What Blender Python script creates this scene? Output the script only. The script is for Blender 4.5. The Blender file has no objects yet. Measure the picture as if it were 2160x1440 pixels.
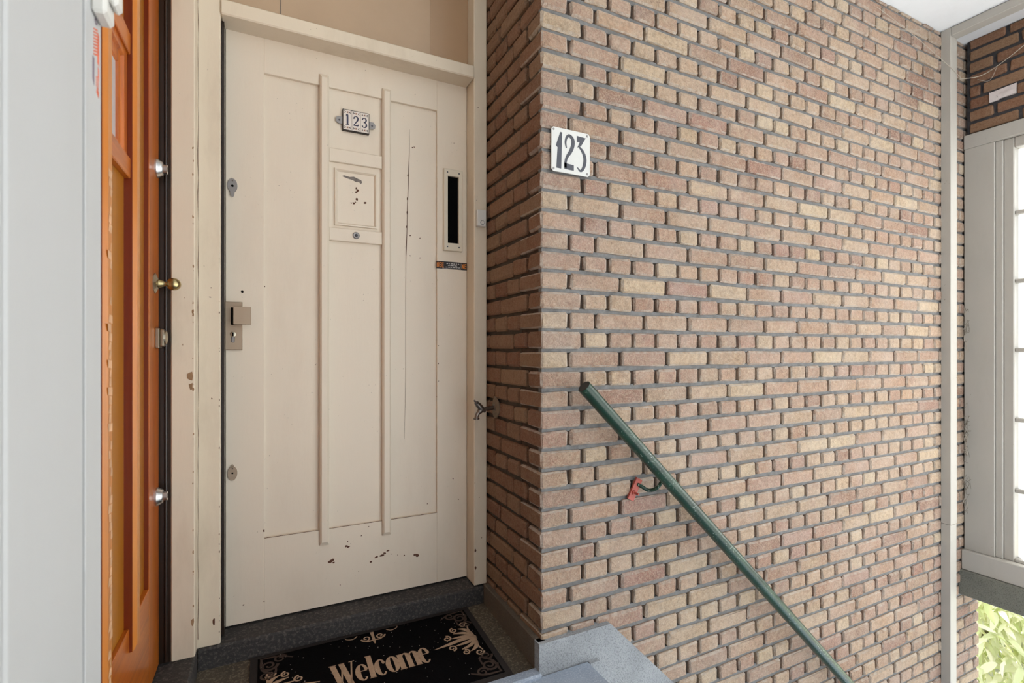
import bpy, bmesh, math, random
from mathutils import Vector, Matrix

random.seed(7)
sc = bpy.context.scene
COL = sc.collection

# ------------------------------------------------------------------ camera
YAW = math.radians(26.0)
CAM_Z = 1.025
FPX = 1054.0                                   # focal length in pixels of a 2160 x 1440 frame
cam_d = bpy.data.cameras.new('camera')
cam_d.sensor_width = 36.0
cam_d.lens = FPX / 2160.0 * 36.0
cam_d.shift_y = 17.0 / 2160.0
cam_d.clip_start = 0.02
cam_d.dof.use_dof = True
cam_d.dof.focus_distance = 2.0
cam_d.dof.aperture_fstop = 5.0
cam = bpy.data.objects.new('camera', cam_d)
cam.location = (0, 0, CAM_Z)
cam.rotation_euler = (math.pi / 2, 0, -YAW)
COL.objects.link(cam)
sc.camera = cam

# ------------------------------------------------------------------ light
world = bpy.data.worlds.new('overcast_sky')
sc.world = world
world.use_nodes = True
bg = world.node_tree.nodes['Background']
bg.inputs[0].default_value = (0.93, 0.97, 1.0, 1)
bg.inputs[1].default_value = 1.0
sun_d = bpy.data.lights.new('sun', 'SUN')
sun_d.energy = 11.0
sun_d.angle = math.radians(6)
sun_d.color = (1.0, 0.96, 0.88)
sun = bpy.data.objects.new('sun', sun_d)
sun.rotation_euler = Vector((0.7, 0.5, 0.9)).to_track_quat('Z', 'Y').to_euler()
COL.objects.link(sun)

vs = sc.view_settings
vs.view_transform = 'Standard'
vs.look = 'None'
vs.gamma = 1.0
vs.use_curve_mapping = False
vs.exposure = 1.02

# ------------------------------------------------------------------ helpers
def lin(r, g, b):
    f = lambda c: (c / 255) / 12.92 if c / 255 <= 0.04045 else ((c / 255 + 0.055) / 1.055) ** 2.4
    return (f(r), f(g), f(b), 1.0)

def tag(o, label, cat, group=None, kind=None):
    o['label'] = label
    o['category'] = cat
    if group: o['group'] = group
    if kind: o['kind'] = kind
    return o

def empty(name, loc):
    o = bpy.data.objects.new(name, None)
    o.empty_display_size = 0.05
    o.location = loc
    COL.objects.link(o)
    return o

def adopt(o, parent):
    """o was built in world coordinates; hang it under parent without moving it"""
    if parent is not None:
        o.parent = parent
        if parent.type == 'EMPTY':             # meshes under it already sit at the world origin
            o.matrix_parent_inverse = Matrix.Translation(-Vector(parent.location))
    return o

class MB:
    """collects faces in world space and links them as one mesh object"""
    def __init__(self): self.v = []; self.f = []
    def add(self, vs_, fs):
        n = len(self.v)
        self.v += [tuple(p) for p in vs_]
        self.f += [tuple(i + n for i in q) for q in fs]
        return self
    def box(self, x0, x1, y0, y1, z0, z1, ch=0.0):
        x0, x1 = min(x0, x1), max(x0, x1); y0, y1 = min(y0, y1), max(y0, y1); z0, z1 = min(z0, z1), max(z0, z1)
        if ch <= 0:
            v = [(x, y, z) for z in (z0, z1) for y in (y0, y1) for x in (x0, x1)]
            return self.add(v, [(0, 2, 3, 1), (4, 5, 7, 6), (0, 1, 5, 4), (1, 3, 7, 5), (3, 2, 6, 7), (2, 0, 4, 6)])
        v, fs = chamfer_box(x0, x1, y0, y1, z0, z1, ch)
        return self.add(v, fs)
    def prism(self, poly, axis, a, b):
        """poly: 2D points; axis 'x','y','z' is the extrusion axis"""
        def P(p, t):
            return {'x': (t, p[0], p[1]), 'y': (p[0], t, p[1]), 'z': (p[0], p[1], t)}[axis]
        n = len(poly)
        v = [P(p, a) for p in poly] + [P(p, b) for p in poly]
        fs = [tuple(range(n)), tuple(range(2 * n - 1, n - 1, -1))]
        fs += [(i, (i + 1) % n, n + (i + 1) % n, n + i) for i in range(n)]
        return self.add(v, fs)
    def tube(self, pts, r, n=16, cap=True):
        pts = [Vector(p) for p in pts]
        rs = r if isinstance(r, (list, tuple)) else [r] * len(pts)
        rings = []
        up = None
        for i, p in enumerate(pts):
            t = (pts[min(i + 1, len(pts) - 1)] - pts[max(i - 1, 0)]).normalized()
            if up is None:
                up = Vector((0, 0, 1)) if abs(t.z) < 0.9 else Vector((1, 0, 0))
            a = t.cross(up).normalized(); b = a.cross(t).normalized(); up = b
            rings.append([p + (a * math.cos(k * 2 * math.pi / n) + b * math.sin(k * 2 * math.pi / n)) * rs[i] for k in range(n)])
        v = [q for ring in rings for q in ring]
        fs = []
        for i in range(len(pts) - 1):
            for k in range(n):
                fs.append((i * n + k, i * n + (k + 1) % n, (i + 1) * n + (k + 1) % n, (i + 1) * n + k))
        if cap:
            fs.append(tuple(range(n - 1, -1, -1)))
            m = (len(pts) - 1) * n
            fs.append(tuple(range(m, m + n)))
        return self.add(v, fs)
    def lathe(self, origin, axis, prof, n=20):
        """prof: (distance along axis, radius)"""
        o = Vector(origin); ax = Vector(axis).normalized()
        return self.tube([o + ax * d for d, _ in prof], [max(r, 0.0001) for _, r in prof], n)
    def build(self, name, mat, parent=None, smooth=False, angle=40):
        me = bpy.data.meshes.new(name)
        me.from_pydata(self.v, [], self.f)
        bm = bmesh.new(); bm.from_mesh(me)
        bmesh.ops.recalc_face_normals(bm, faces=bm.faces)
        bm.to_mesh(me); bm.free()
        me.materials.append(mat)
        if smooth:
            me.shade_smooth()
            me.set_sharp_from_angle(angle=math.radians(angle))
        o = bpy.data.objects.new(name, me)
        COL.objects.link(o)
        return adopt(o, parent)

def chamfer_box(x0, x1, y0, y1, z0, z1, c, jit=0.0):
    """24 vertices, 26 faces: every edge chamfered by c"""
    v = []; idx = {}
    for sx in (0, 1):
        for sy in (0, 1):
            for sz in (0, 1):
                X = (x0, x1)[sx]; Y = (y0, y1)[sy]; Z = (z0, z1)[sz]
                dx = c if sx == 0 else -c; dy = c if sy == 0 else -c; dz = c if sz == 0 else -c
                j = lambda: random.uniform(-jit, jit)
                for ax, p in (('x', (X, Y + dy, Z + dz)), ('y', (X + dx, Y, Z + dz)), ('z', (X + dx, Y + dy, Z))):
                    idx[(sx, sy, sz, ax)] = len(v)
                    v.append((p[0] + j(), p[1] + j() * 0.4, p[2] + j()))
    I = idx
    fs = []
    for s in (0, 1):
        fs.append([I[(s, a, b, 'x')] for a, b in ((0, 0), (1, 0), (1, 1), (0, 1))])
        fs.append([I[(a, s, b, 'y')] for a, b in ((0, 0), (1, 0), (1, 1), (0, 1))])
        fs.append([I[(a, b, s, 'z')] for a, b in ((0, 0), (1, 0), (1, 1), (0, 1))])
    for a in (0, 1):
        for b in (0, 1):
            fs.append([I[(a, b, 0, 'x')], I[(a, b, 1, 'x')], I[(a, b, 1, 'y')], I[(a, b, 0, 'y')]])
            fs.append([I[(a, 0, b, 'x')], I[(a, 1, b, 'x')], I[(a, 1, b, 'z')], I[(a, 0, b, 'z')]])
            fs.append([I[(0, a, b, 'y')], I[(1, a, b, 'y')], I[(1, a, b, 'z')], I[(0, a, b, 'z')]])
    for sx in (0, 1):
        for sy in (0, 1):
            for sz in (0, 1):
                fs.append([I[(sx, sy, sz, k)] for k in 'xyz'])
    return v, fs

def ribbon(pts, ws):
    """flat stroke: list of 2D centre points with widths -> (verts2d, quads)"""
    v = []
    n = len(pts)
    for i in range(n):
        a = pts[max(i - 1, 0)]; b = pts[min(i + 1, n - 1)]
        dx, dy = b[0] - a[0], b[1] - a[1]; L = math.hypot(dx, dy) or 1
        nx, ny = -dy / L, dx / L; w = ws[i] / 2
        v += [(pts[i][0] + nx * w, pts[i][1] + ny * w), (pts[i][0] - nx * w, pts[i][1] - ny * w)]
    return v, [(2 * i, 2 * i + 1, 2 * i + 3, 2 * i + 2) for i in range(n - 1)]

def spline(pts, k=6):
    """Catmull-Rom through n-dim points"""
    out = []
    n = len(pts)
    for i in range(n - 1):
        p0, p1, p2, p3 = pts[max(i - 1, 0)], pts[i], pts[i + 1], pts[min(i + 2, n - 1)]
        for s in range(k):
            t = s / k
            out.append(tuple(0.5 * (2 * b + (c - a) * t + (2 * a - 5 * b + 4 * c - d) * t * t + (3 * b - a - 3 * c + d) * t ** 3)
                             for a, b, c, d in zip(p0, p1, p2, p3)))
    out.append(tuple(pts[-1]))
    return out

class Flat:
    """flat marks in a local (u, v) frame, given thickness along the outward normal"""
    def __init__(self, origin, U, V, thick=0.0008):
        self.o = Vector(origin); self.U = Vector(U); self.V = Vector(V)
        self.n = self.U.cross(self.V).normalized(); self.t = thick; self.mb = MB()
    def P(self, p, h): return self.o + self.U * p[0] + self.V * p[1] + self.n * h
    def quads(self, v2, fs):
        n = len(v2)
        vs_ = [self.P(p, self.t) for p in v2]
        self.mb.add(vs_, fs)
        return self
    def poly(self, pts):
        n = len(pts)
        v = [self.P(p, 0) for p in pts] + [self.P(p, self.t) for p in pts]
        self.mb.add(v, [tuple(range(n, 2 * n))] + [(i, (i + 1) % n, n + (i + 1) % n, n + i) for i in range(n)])
        return self
    def stroke(self, pts3, k=6):
        s = spline(pts3, k)
        v, f = ribbon([(p[0], p[1]) for p in s], [p[2] for p in s])
        return self.quads(v, f)
    def disc(self, c, r, n=14, r2=None):
        r2 = r2 or r
        return self.poly([(c[0] + r * math.cos(2 * math.pi * i / n), c[1] + r2 * math.sin(2 * math.pi * i / n)) for i in range(n)])

# ------------------------------------------------------------------ materials
class NT:
    def __init__(self, name):
        self.m = bpy.data.materials.new(name); self.m.use_nodes = True
        self.t = self.m.node_tree; self.b = self.t.nodes['Principled BSDF']; self.out = self.t.nodes['Material Output']
        self._pos = None
    def n(self, typ, **kw):
        x = self.t.nodes.new(typ)
        for k, v in kw.items(): setattr(x, k, v)
        return x
    def l(self, a, b): self.t.links.new(a, b)
    def put(self, sock, val):
        if hasattr(val, 'is_output') or isinstance(val, bpy.types.NodeSocket): self.l(val, sock)
        else: sock.default_value = val
    def pos(self, scale=(1, 1, 1)):
        g = self.n('ShaderNodeNewGeometry')
        if scale == (1, 1, 1): return g.outputs['Position']
        mp = self.n('ShaderNodeMapping'); mp.inputs['Scale'].default_value = scale
        self.l(g.outputs['Position'], mp.inputs['Vector'])
        return mp.outputs[0]
    def noise(self, scale, detail=4, rough=0.55, vec=None, dist=0.0):
        x = self.n('ShaderNodeTexNoise'); x.inputs['Scale'].default_value = scale
        x.inputs['Detail'].default_value = detail; x.inputs['Roughness'].default_value = rough
        x.inputs['Distortion'].default_value = dist
        self.l(vec if vec is not None else self.pos(), x.inputs['Vector'])
        return x.outputs['Fac']
    def ramp(self, fac, stops, interp='LINEAR'):
        x = self.n('ShaderNodeValToRGB'); x.color_ramp.interpolation = interp
        cr = x.color_ramp
        while len(cr.elements) < len(stops): cr.elements.new(0.5)
        for e, (p, c) in zip(cr.elements, stops):
            e.position = p; e.color = c if len(c) == 4 else (*c, 1)
        self.l(fac, x.inputs[0])
        return x.outputs[0]
    def step(self, fac, a, b):
        x = self.n('ShaderNodeMapRange'); x.inputs[1].default_value = a; x.inputs[2].default_value = b
        self.l(fac, x.inputs[0]); return x.outputs[0]
    def mix(self, fac, a, b, blend='MIX'):
        x = self.n('ShaderNodeMix', data_type='RGBA', blend_type=blend)
        self.put(x.inputs[0], fac); self.put(x.inputs[6], a); self.put(x.inputs[7], b)
        return x.outputs[2]
    def math(self, op, a, b=0.0):
        x = self.n('ShaderNodeMath', operation=op); self.put(x.inputs[0], a); self.put(x.inputs[1], b); return x.outputs[0]
    def bump(self, h, strength=0.3, dist=0.002):
        x = self.n('ShaderNodeBump'); x.inputs['Strength'].default_value = strength; x.inputs['Distance'].default_value = dist
        self.l(h, x.inputs['Height']); self.l(x.outputs[0], self.b.inputs['Normal'])
    def col(self, c): self.put(self.b.inputs['Base Color'], c)
    def rough(self, r): self.put(self.b.inputs['Roughness'], r)

def paint(name, c, rough=0.5, dirt=None, dirt_amt=0.25, var=0.06, bump=0.12, grain=(1, 1, 0.12), specks=True):
    m = NT(name)
    big = m.noise(3.0, 4)
    c1 = tuple(x * (1 - var) for x in c[:3]) + (1,)
    c2 = tuple(min(1, x * (1 + var)) for x in c[:3]) + (1,)
    col = m.mix(big, c1, c2)
    d = dirt or tuple(x * 0.55 for x in c[:3]) + (1,)
    st = m.step(m.noise(7, 6, 0.7, m.pos((1, 1, 0.3))), 0.5, 0.85)
    col = m.mix(m.math('MULTIPLY', st, dirt_amt), col, d)
    if specks:
        sp = m.step(m.noise(120, 2, 0.5), 0.735, 0.76)
        gate = m.step(m.noise(9, 2), 0.5, 0.62)
        col = m.mix(m.math('MULTIPLY', m.math('MULTIPLY', sp, gate), 0.65), col, lin(96, 78, 58))
    m.col(col); m.rough(rough)
    g = m.noise(160, 3, 0.6, m.pos(grain))
    m.bump(m.math('ADD', g, m.math('MULTIPLY', m.noise(25, 4), 1.5)), bump, 0.0015)
    return m.m

def plain(name, c, rough=0.5, metal=0.0, bump=0.0, scale=80, var=0.0, coat=0.0):
    m = NT(name)
    if var:
        nz = m.noise(scale * 0.3, 5)
        m.col(m.mix(m.step(nz, 0.3, 0.7), tuple(x * (1 - var) for x in c[:3]) + (1,), tuple(min(1, x * (1 + var)) for x in c[:3]) + (1,)))
    else: m.col(c)
    m.rough(rough); m.b.inputs['Metallic'].default_value = metal
    m.b.inputs['Coat Weight'].default_value = coat
    if bump: m.bump(m.noise(scale, 5), bump, 0.002)
    return m.m

def brick_mat(name, wash, dark):
    m = NT(name)
    at = m.n('ShaderNodeAttribute', attribute_name='brand')
    oi = m.n('ShaderNodeObjectInfo')
    r = m.math('FRACT', m.math('ADD', at.outputs['Fac'], oi.outputs['Random']))
    base = m.ramp(r, [(0.0, lin(132, 94, 80)), (0.14, lin(162, 128, 108)), (0.30, lin(172, 148, 122)), (0.44, lin(148, 106, 94)),
                      (0.58, lin(184, 160, 132)), (0.70, lin(154, 116, 102)), (0.82, lin(174, 140, 114)), (0.92, lin(126, 86, 76)), (1.0, lin(190, 170, 142))])
    r2 = m.math('FRACT', m.math('MULTIPLY', r, 17.3))
    blot = m.step(m.noise(17, 5, 0.6), 0.35, 0.7)
    alt = m.ramp(r2, [(0, lin(188, 164, 136)), (0.5, lin(146, 104, 94)), (1, lin(196, 178, 150))])
    col = m.mix(m.math('MULTIPLY', blot, 0.55), base, alt)
    sp = m.step(m.noise(230, 3, 0.6), 0.42, 0.66)
    col = m.mix(m.math('MULTIPLY', sp, 0.4), col, lin(206, 192, 168))
    pit = m.step(m.noise(170, 3, 0.6), 0.60, 0.72)
    col = m.mix(m.math('MULTIPLY', pit, 0.6), col, lin(96, 66, 54))
    mot = m.step(m.noise(75, 5, 0.7), 0.28, 0.74)
    col = m.mix(1.0, col, m.ramp(mot, [(0, (0.60, 0.58, 0.55)), (0.5, (0.93, 0.92, 0.90)), (1, (1.10, 1.08, 1.05))]), 'MULTIPLY')
    if wash > 0:
        wz = m.step(m.noise(5.5, 6, 0.65), 0.36, 0.72)
        col = m.mix(m.math('MULTIPLY', wz, wash), col, lin(204, 192, 182))
    rim = m.n('ShaderNodeAttribute', attribute_name='rim')
    rm = m.math('MULTIPLY', rim.outputs['Fac'], m.step(m.noise(45, 4), 0.34, 0.6))
    col = m.mix(m.math('MULTIPLY', rm, 0.62 if wash > 0 else 0.2), col, lin(188, 178, 166))
    if dark: col = m.mix(dark, col, lin(118, 70, 32), 'MIX')  # shade and warm bounce light mixed into the brick colour
    m.col(col); m.rough(0.9)
    h = m.math('ADD', m.noise(260, 4, 0.65), m.math('MULTIPLY', m.noise(60, 4), 1.3))
    m.bump(h, 1.0, 0.004)
    return m.m

M = {}
M['brick'] = brick_mat('weathered_brick', 0.28, 0.0)
M['brick_in'] = brick_mat('shaded_brick', 0.0, 0.58)  # darker brown copy: no weathering wash, and shade painted in
def mortar(name, a, b):
    m = NT(name)
    m.col(m.mix(m.step(m.noise(30, 6, 0.7), 0.3, 0.7), a, b)); m.rough(0.95)
    m.bump(m.noise(220, 5, 0.7), 0.6, 0.003); return m.m
M['mortar'] = mortar('grey_mortar', lin(98, 97, 96), lin(132, 132, 132))
M['mortar_deep'] = mortar('deep_joint_mortar', lin(62, 50, 42), lin(88, 74, 64))
M['mortar_in'] = mortar('dark_mortar', lin(62, 54, 46), lin(88, 78, 68))  # darker copy, recess shade painted into the joints too
M['mortar_black'] = mortar('black_mortar', lin(52, 52, 56), lin(78, 76, 78))
M['cream'] = paint('cream_door_paint', lin(226, 213, 194), 0.42, lin(170, 140, 110), 0.16, 0.03)
M['frame'] = paint('cream_frame_paint', lin(222, 208, 186), 0.5, lin(150, 125, 96), 0.3, 0.05)
M['white'] = paint('white_wall_paint', lin(190, 191, 191), 0.55, lin(168, 164, 156), 0.14, 0.02, 0.06, specks=False)
M['ceil'] = paint('ceiling_paint', lin(238, 241, 244), 0.8, lin(200, 198, 196), 0.15, 0.02, specks=False)
M['grey_white'] = paint('aged_white_paint', lin(180, 176, 168), 0.5, lin(140, 132, 118), 0.25, 0.04)
M['beige'] = plain('beige_fanlight', lin(182, 156, 128), 0.32, var=0.08, scale=8, coat=0.3)
M['black_gap'] = plain('dark_brown_strip', lin(38, 26, 18), 0.35, coat=0.3)
M['hole'] = plain('black_opening', lin(6, 6, 6), 0.9)
M['chip'] = plain('bare_wood_chip', lin(88, 52, 34), 0.8)
M['chipgrey'] = plain('grey_glue_mark', lin(118, 110, 104), 0.7, var=0.2, scale=300)
M['steel'] = plain('brushed_steel', lin(176, 158, 138), 0.42, 0.75, 0.05, 200)
M['zinc'] = plain('zinc', lin(150, 146, 144), 0.5, 0.6, 0.1, 300)
M['chrome'] = plain('chrome', lin(214, 216, 216), 0.3, 1.0)
M['brass'] = plain('aged_brass', lin(176, 160, 116), 0.28, 1.0, var=0.15, scale=200)
M['nickel'] = plain('nickel', lin(176, 168, 150), 0.3, 1.0)
M['tapmetal'] = plain('tarnished_tap', lin(120, 112, 106), 0.32, 0.9, var=0.25, scale=200)
M['enamel'] = plain('white_enamel', lin(206, 206, 202), 0.3, var=0.03, scale=60)
M['ink'] = plain('dark_grey_enamel', lin(66, 68, 76), 0.35, var=0.15, scale=250)
M['ink_blue'] = plain('blue_black_glaze', lin(46, 44, 70), 0.3)
M['tile'] = plain('white_tile_glaze', lin(226, 216, 206), 0.25, var=0.02, scale=60)
M['motif'] = plain('brown_glaze', lin(160, 118, 96), 0.4)
M['motif_d'] = plain('dark_glaze', lin(60, 44, 44), 0.4)
M['tileframe'] = plain('black_frame', lin(40, 32, 26), 0.5)
M['plastic'] = plain('white_plastic', lin(216, 214, 208), 0.4)
M['creamplastic'] = plain('cream_slot_plate', lin(216, 206, 186), 0.4)
M['blackplastic'] = plain('black_brush', lin(8, 8, 8), 0.95)
M['orange_ink'] = plain('orange_print', lin(226, 132, 40), 0.5)
M['red_ink'] = plain('faded_red_print', lin(216, 106, 74), 0.6, var=0.2, scale=200)
M['grey_ink'] = plain('faded_grey_print', lin(120, 104, 120), 0.6)
M['black_ink'] = plain('black_print', lin(22, 16, 16), 0.5)
M['white_ink'] = plain('white_print', lin(214, 210, 206), 0.5)
M['redpaint'] = plain('red_primer', lin(164, 74, 62), 0.5, var=0.2, scale=200)
M['dust'] = plain('cobweb_dust', lin(180, 170, 156), 0.95)
M['dustdark'] = plain('old_cobweb', lin(112, 104, 92), 0.95)
M['plaster'] = plain('white_plaster', lin(216, 206, 204), 0.9, bump=0.4, scale=150, var=0.08)
M['mattan'] = plain('tan_mat_print', lin(170, 142, 116), 0.95, bump=0.5, scale=400, var=0.12)
M['matbrown'] = plain('brown_mat_print', lin(62, 46, 37), 0.95, bump=0.5, scale=400, var=0.15)
M['matblack'] = plain('black_mat_pile', lin(11, 10, 11), 0.95, bump=0.6, scale=500, var=0.3)
M['rubber'] = plain('mat_rubber_edge', lin(34, 28, 25), 0.85, bump=0.4, scale=250, var=0.15)
M['lint'] = plain('pale_lint', lin(196, 188, 178), 0.9)

for k_ in ('hole', 'blackplastic', 'matblack'): M[k_].node_tree.nodes['Principled BSDF'].inputs['Specular IOR Level'].default_value = 0.05

def stone(name, a, b, c, rough=0.6, bump=0.5, scale=240):
    m = NT(name)
    col = m.mix(m.step(m.noise(6, 6, 0.6), 0.3, 0.7), a, b)
    col = m.mix(m.math('MULTIPLY', m.step(m.noise(scale, 3, 0.7), 0.5, 0.66), 0.6), col, c)
    m.col(col); m.rough(rough); m.bump(m.noise(scale * 0.8, 5, 0.7), bump, 0.003); return m.m
M['bluestone'] = stone('bluestone', lin(132, 144, 160), lin(156, 168, 184), lin(188, 198, 208), 0.5, 0.3, 180)
M['darkstone'] = stone('dark_bluestone', lin(34, 33, 35), lin(58, 55, 54), lin(108, 102, 94), 0.7, 0.5, 110)
M['gritfloor'] = stone('gritty_floor', lin(62, 56, 48), lin(92, 82, 68), lin(150, 136, 112), 0.9, 0.8, 130)
M['cement'] = stone('cement_render', lin(146, 150, 154), lin(166, 170, 174), lin(84, 88, 92), 0.9, 1.0, 220)
M['cement_shaded'] = stone('shaded_cement', lin(92, 82, 70), lin(112, 102, 90), lin(70, 62, 54), 0.9, 0.7, 260)  # darker copy of the plinth cement with shade painted in
M['concrete'] = stone('gritty_concrete', lin(112, 112, 104), lin(134, 134, 122), lin(58, 58, 52), 0.95, 0.8, 170)
M['ground'] = stone('pale_garden_gravel', lin(172, 174, 176), lin(190, 192, 194), lin(150, 152, 152), 0.95, 0.4, 30)

def wood(name, horizontal=False, tint=None):
    m = NT(name)
    v = m.pos((1, 1, 0.035)) if not horizontal else m.pos((1, 0.05, 1))
    g = m.noise(70, 6, 0.6, v, 0.6)
    col = m.ramp(g, [(0.25, lin(132, 52, 6)), (0.45, lin(174, 82, 10)), (0.6, lin(192, 100, 16)), (0.8, lin(152, 66, 8))])
    st = m.step(m.noise(4, 4), 0.35, 0.7)
    col = m.mix(m.math('MULTIPLY', st, 0.35), col, lin(160, 104, 30))
    if tint: col = m.mix(tint[1], col, tint[0])
    m.col(col); m.rough(0.34)
    m.b.inputs['Coat Weight'].default_value = 0.2; m.b.inputs['Coat Roughness'].default_value = 0.18
    m.bump(g, 0.1, 0.001); return m.m
M['wood_edge'] = wood('dark_red_edges', False, (lin(92, 14, 0), 0.86)); M['wood_panel'] = wood('golden_panel_wood', False, (lin(160, 104, 4), 0.8)); M['wood_rib'] = wood('light_rib_wood', False, (lin(204, 130, 34), 0.55))
M['wood'] = wood('varnished_wood'); M['wood_h'] = wood('varnished_wood_cross', True)
M['worn'] = plain('painted_sheen', lin(214, 168, 130), 0.6, bump=0.5, scale=120, var=0.25)  # pale tone for the painted reflection streaks on the orange door

m = NT('green_paint')
gcol = m.mix(m.step(m.noise(14, 5), 0.35, 0.7), lin(14, 46, 34), lin(26, 64, 46))
chip = m.math('MULTIPLY', m.step(m.noise(150, 3, 0.6), 0.62, 0.66), m.step(m.noise(12, 2), 0.42, 0.6))
m.col(m.mix(m.math('MULTIPLY', chip, 0.8), gcol, lin(176, 190, 178))); m.rough(0.3); m.bump(m.noise(60, 4), 0.15, 0.001)
M['green'] = m.m

m = NT('frosted_window_glass')
m.b.inputs['Base Color'].default_value = (0.96, 0.98, 1, 1); m.b.inputs['Roughness'].default_value = 0.35
m.b.inputs['Transmission Weight'].default_value = 1.0; m.b.inputs['IOR'].default_value = 1.2
tr = m.n('ShaderNodeBsdfTranslucent'); tr.inputs[0].default_value = (0.97, 0.98, 1, 1)
mx = m.n('ShaderNodeMixShader'); mx.inputs[0].default_value = 0.6
m.l(m.b.outputs[0], mx.inputs[1]); m.l(tr.outputs[0], mx.inputs[2]); m.l(mx.outputs[0], m.out.inputs[0])
m.bump(m.noise(90, 3), 0.25, 0.002)
M['pane'] = m.m
M['doorpane'] = plain('milky_door_glass', lin(196, 206, 210), 0.12, coat=0.4)

def leafmat(name, c1, c2):
    m = NT(name)
    oi = m.n('ShaderNodeObjectInfo')
    at = m.n('ShaderNodeAttribute', attribute_name='brand')
    r = m.math('FRACT', m.math('ADD', oi.outputs['Random'], at.outputs['Fac']))
    m.col(m.mix(r, c1, c2)); m.rough(0.35)
    tr = m.n('ShaderNodeBsdfTranslucent'); m.l(m.b.inputs['Base Color'].links[0].from_socket, tr.inputs[0])
    mx = m.n('ShaderNodeMixShader'); mx.inputs[0].default_value = 0.35
    m.l(m.b.outputs[0], mx.inputs[1]); m.l(tr.outputs[0], mx.inputs[2]); m.l(mx.outputs[0], m.out.inputs[0])
    return m.m
M['leaf'] = leafmat('overlit_laurel_leaf', lin(255, 252, 234), lin(196, 208, 140))  # overexposed glare painted into the near-white leaf colours
M['stem'] = plain('shrub_stem', lin(96, 88, 60), 0.8)

# ------------------------------------------------------------------ key dimensions (metres)
XR = 0.7845            # face of the recess side wall
YB = 1.394             # face of the long brick wall
YF = 1.8323            # front of the cream door frame
YD = 1.910             # face of the cream door
XW = 3.471             # face of the window wall
XE = 3.643             # outer end of the brick wall
ZC = 2.722             # ceiling
PITCH = 0.0646
HEAD = 0.1057
JT = 0.0130            # joint
JZ = lambda i: 1.0234 + (17 - i) * PITCH
XL = -0.20             # face of the white side wall
XO = -0.289            # face of the orange door
SX0 = 0.948            # first stair nosing

# ------------------------------------------------------------------ brick walls
BH = PITCH - 0.0120
_cache = {}
def brick_mesh(L, D, H, k, mat, side=None):
    key = (round(L, 4), round(D, 4), round(H, 4), k, mat.name, side is None)
    if key in _cache: return _cache[key]
    v, f = chamfer_box(-L / 2, L / 2, 0, D, -H / 2, H / 2, random.uniform(0.0042, 0.0075), 0.0023)
    me = bpy.data.meshes.new('brick')
    me.from_pydata(v, [], f)
    bm = bmesh.new(); bm.from_mesh(me); bmesh.ops.recalc_face_normals(bm, faces=bm.faces); bm.to_mesh(me); bm.free()
    a = me.attributes.new('rim', 'FLOAT', 'FACE')
    a.data.foreach_set('value', [0.0] * 6 + [1.0] * (len(f) - 6))
    me.materials.append(mat)
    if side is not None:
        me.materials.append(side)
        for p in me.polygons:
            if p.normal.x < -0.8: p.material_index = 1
    _cache[key] = me
    return me

def lay(specs, parent, mat, limit=None):
    """specs: (centre x, front y, centre z, length, depth, height, rotz). The largest in view become parts, the rest one 'bricks' part."""
    def seen(s):
        x, y, z, L, D, H, rz = s
        dx = x; dy = y; fwd = dx * math.sin(YAW) + dy * math.cos(YAW)
        lat = dx * math.cos(YAW) - dy * math.sin(YAW)
        px = 1080 + FPX * lat / fwd; py = 737 - FPX * (z - CAM_Z) / fwd
        area = L * H / fwd ** 3
        if not (-20 < px < 2180 and -20 < py < 1460): area *= 0.001
        if rz == 0.0 and x - L / 2 < XR + 0.002: area *= 50        # the corner bricks show two faces
        return area
    order = sorted(specs, key=seen, reverse=True)
    single = order if limit is None else order[:limit]
    rest = [] if limit is None else order[limit:]
    for s in single:
        x, y, z, L, D, H, rz = s
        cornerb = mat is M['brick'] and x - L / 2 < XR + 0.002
        o = bpy.data.objects.new('brick', brick_mesh(L, D, H, random.randrange(6), mat, M['brick_in'] if cornerb else None))  # recess-facing ends of corner bricks take the copy with painted shade
        o.location = (x, y, z); o.rotation_euler = (random.uniform(-.006, .006), random.uniform(-.006, .006), rz)
        if random.random() < 0.12: o.location[0] += random.uniform(-.0008, .0008)
        o.parent = parent
        COL.objects.link(o)
    if rest:
        V = []; F = []; R = []; B = []
        for s in rest:
            x, y, z, L, D, H, rz = s
            me = brick_mesh(L, D, H, random.randrange(6), mat)
            n = len(V); c, sn = math.cos(rz), math.sin(rz)
            for v in me.vertices:
                p = v.co; V.append((x + c * p.x - sn * p.y, y + sn * p.x + c * p.y, z + p.z))
            b = random.random()
            for i, pl in enumerate(me.polygons):
                F.append([n + q for q in pl.vertices]); R.append(0.0 if i < 6 else 1.0); B.append(b)
        me = bpy.data.meshes.new('bricks'); me.from_pydata(V, [], F)
        me.attributes.new('rim', 'FLOAT', 'FACE').data.foreach_set('value', R)
        me.attributes.new('brand', 'FLOAT', 'FACE').data.foreach_set('value', B)
        me.materials.append(mat)
        o = bpy.data.objects.new('bricks', me); o['kind'] = 'stuff'; o.parent = parent
        COL.objects.link(o)

wall_r = MB().box(XR + 0.014, XE - 0.008, YB + 0.016, YB + 0.16, -1.80, ZC).build('wall_right', M['mortar_deep'])
tag(wall_r, 'long brick wall running from the porch corner down beside the stairs', 'wall', kind='structure')
wall_k = MB().box(XR + 0.011, XR + 0.16, YB + 0.16, 2.05, 0.0, ZC).build('wall_recess', M['mortar_in'])
tag(wall_k, 'short brick side wall, shade painted in, between the cream door and the corner', 'wall', kind='structure')

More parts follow.
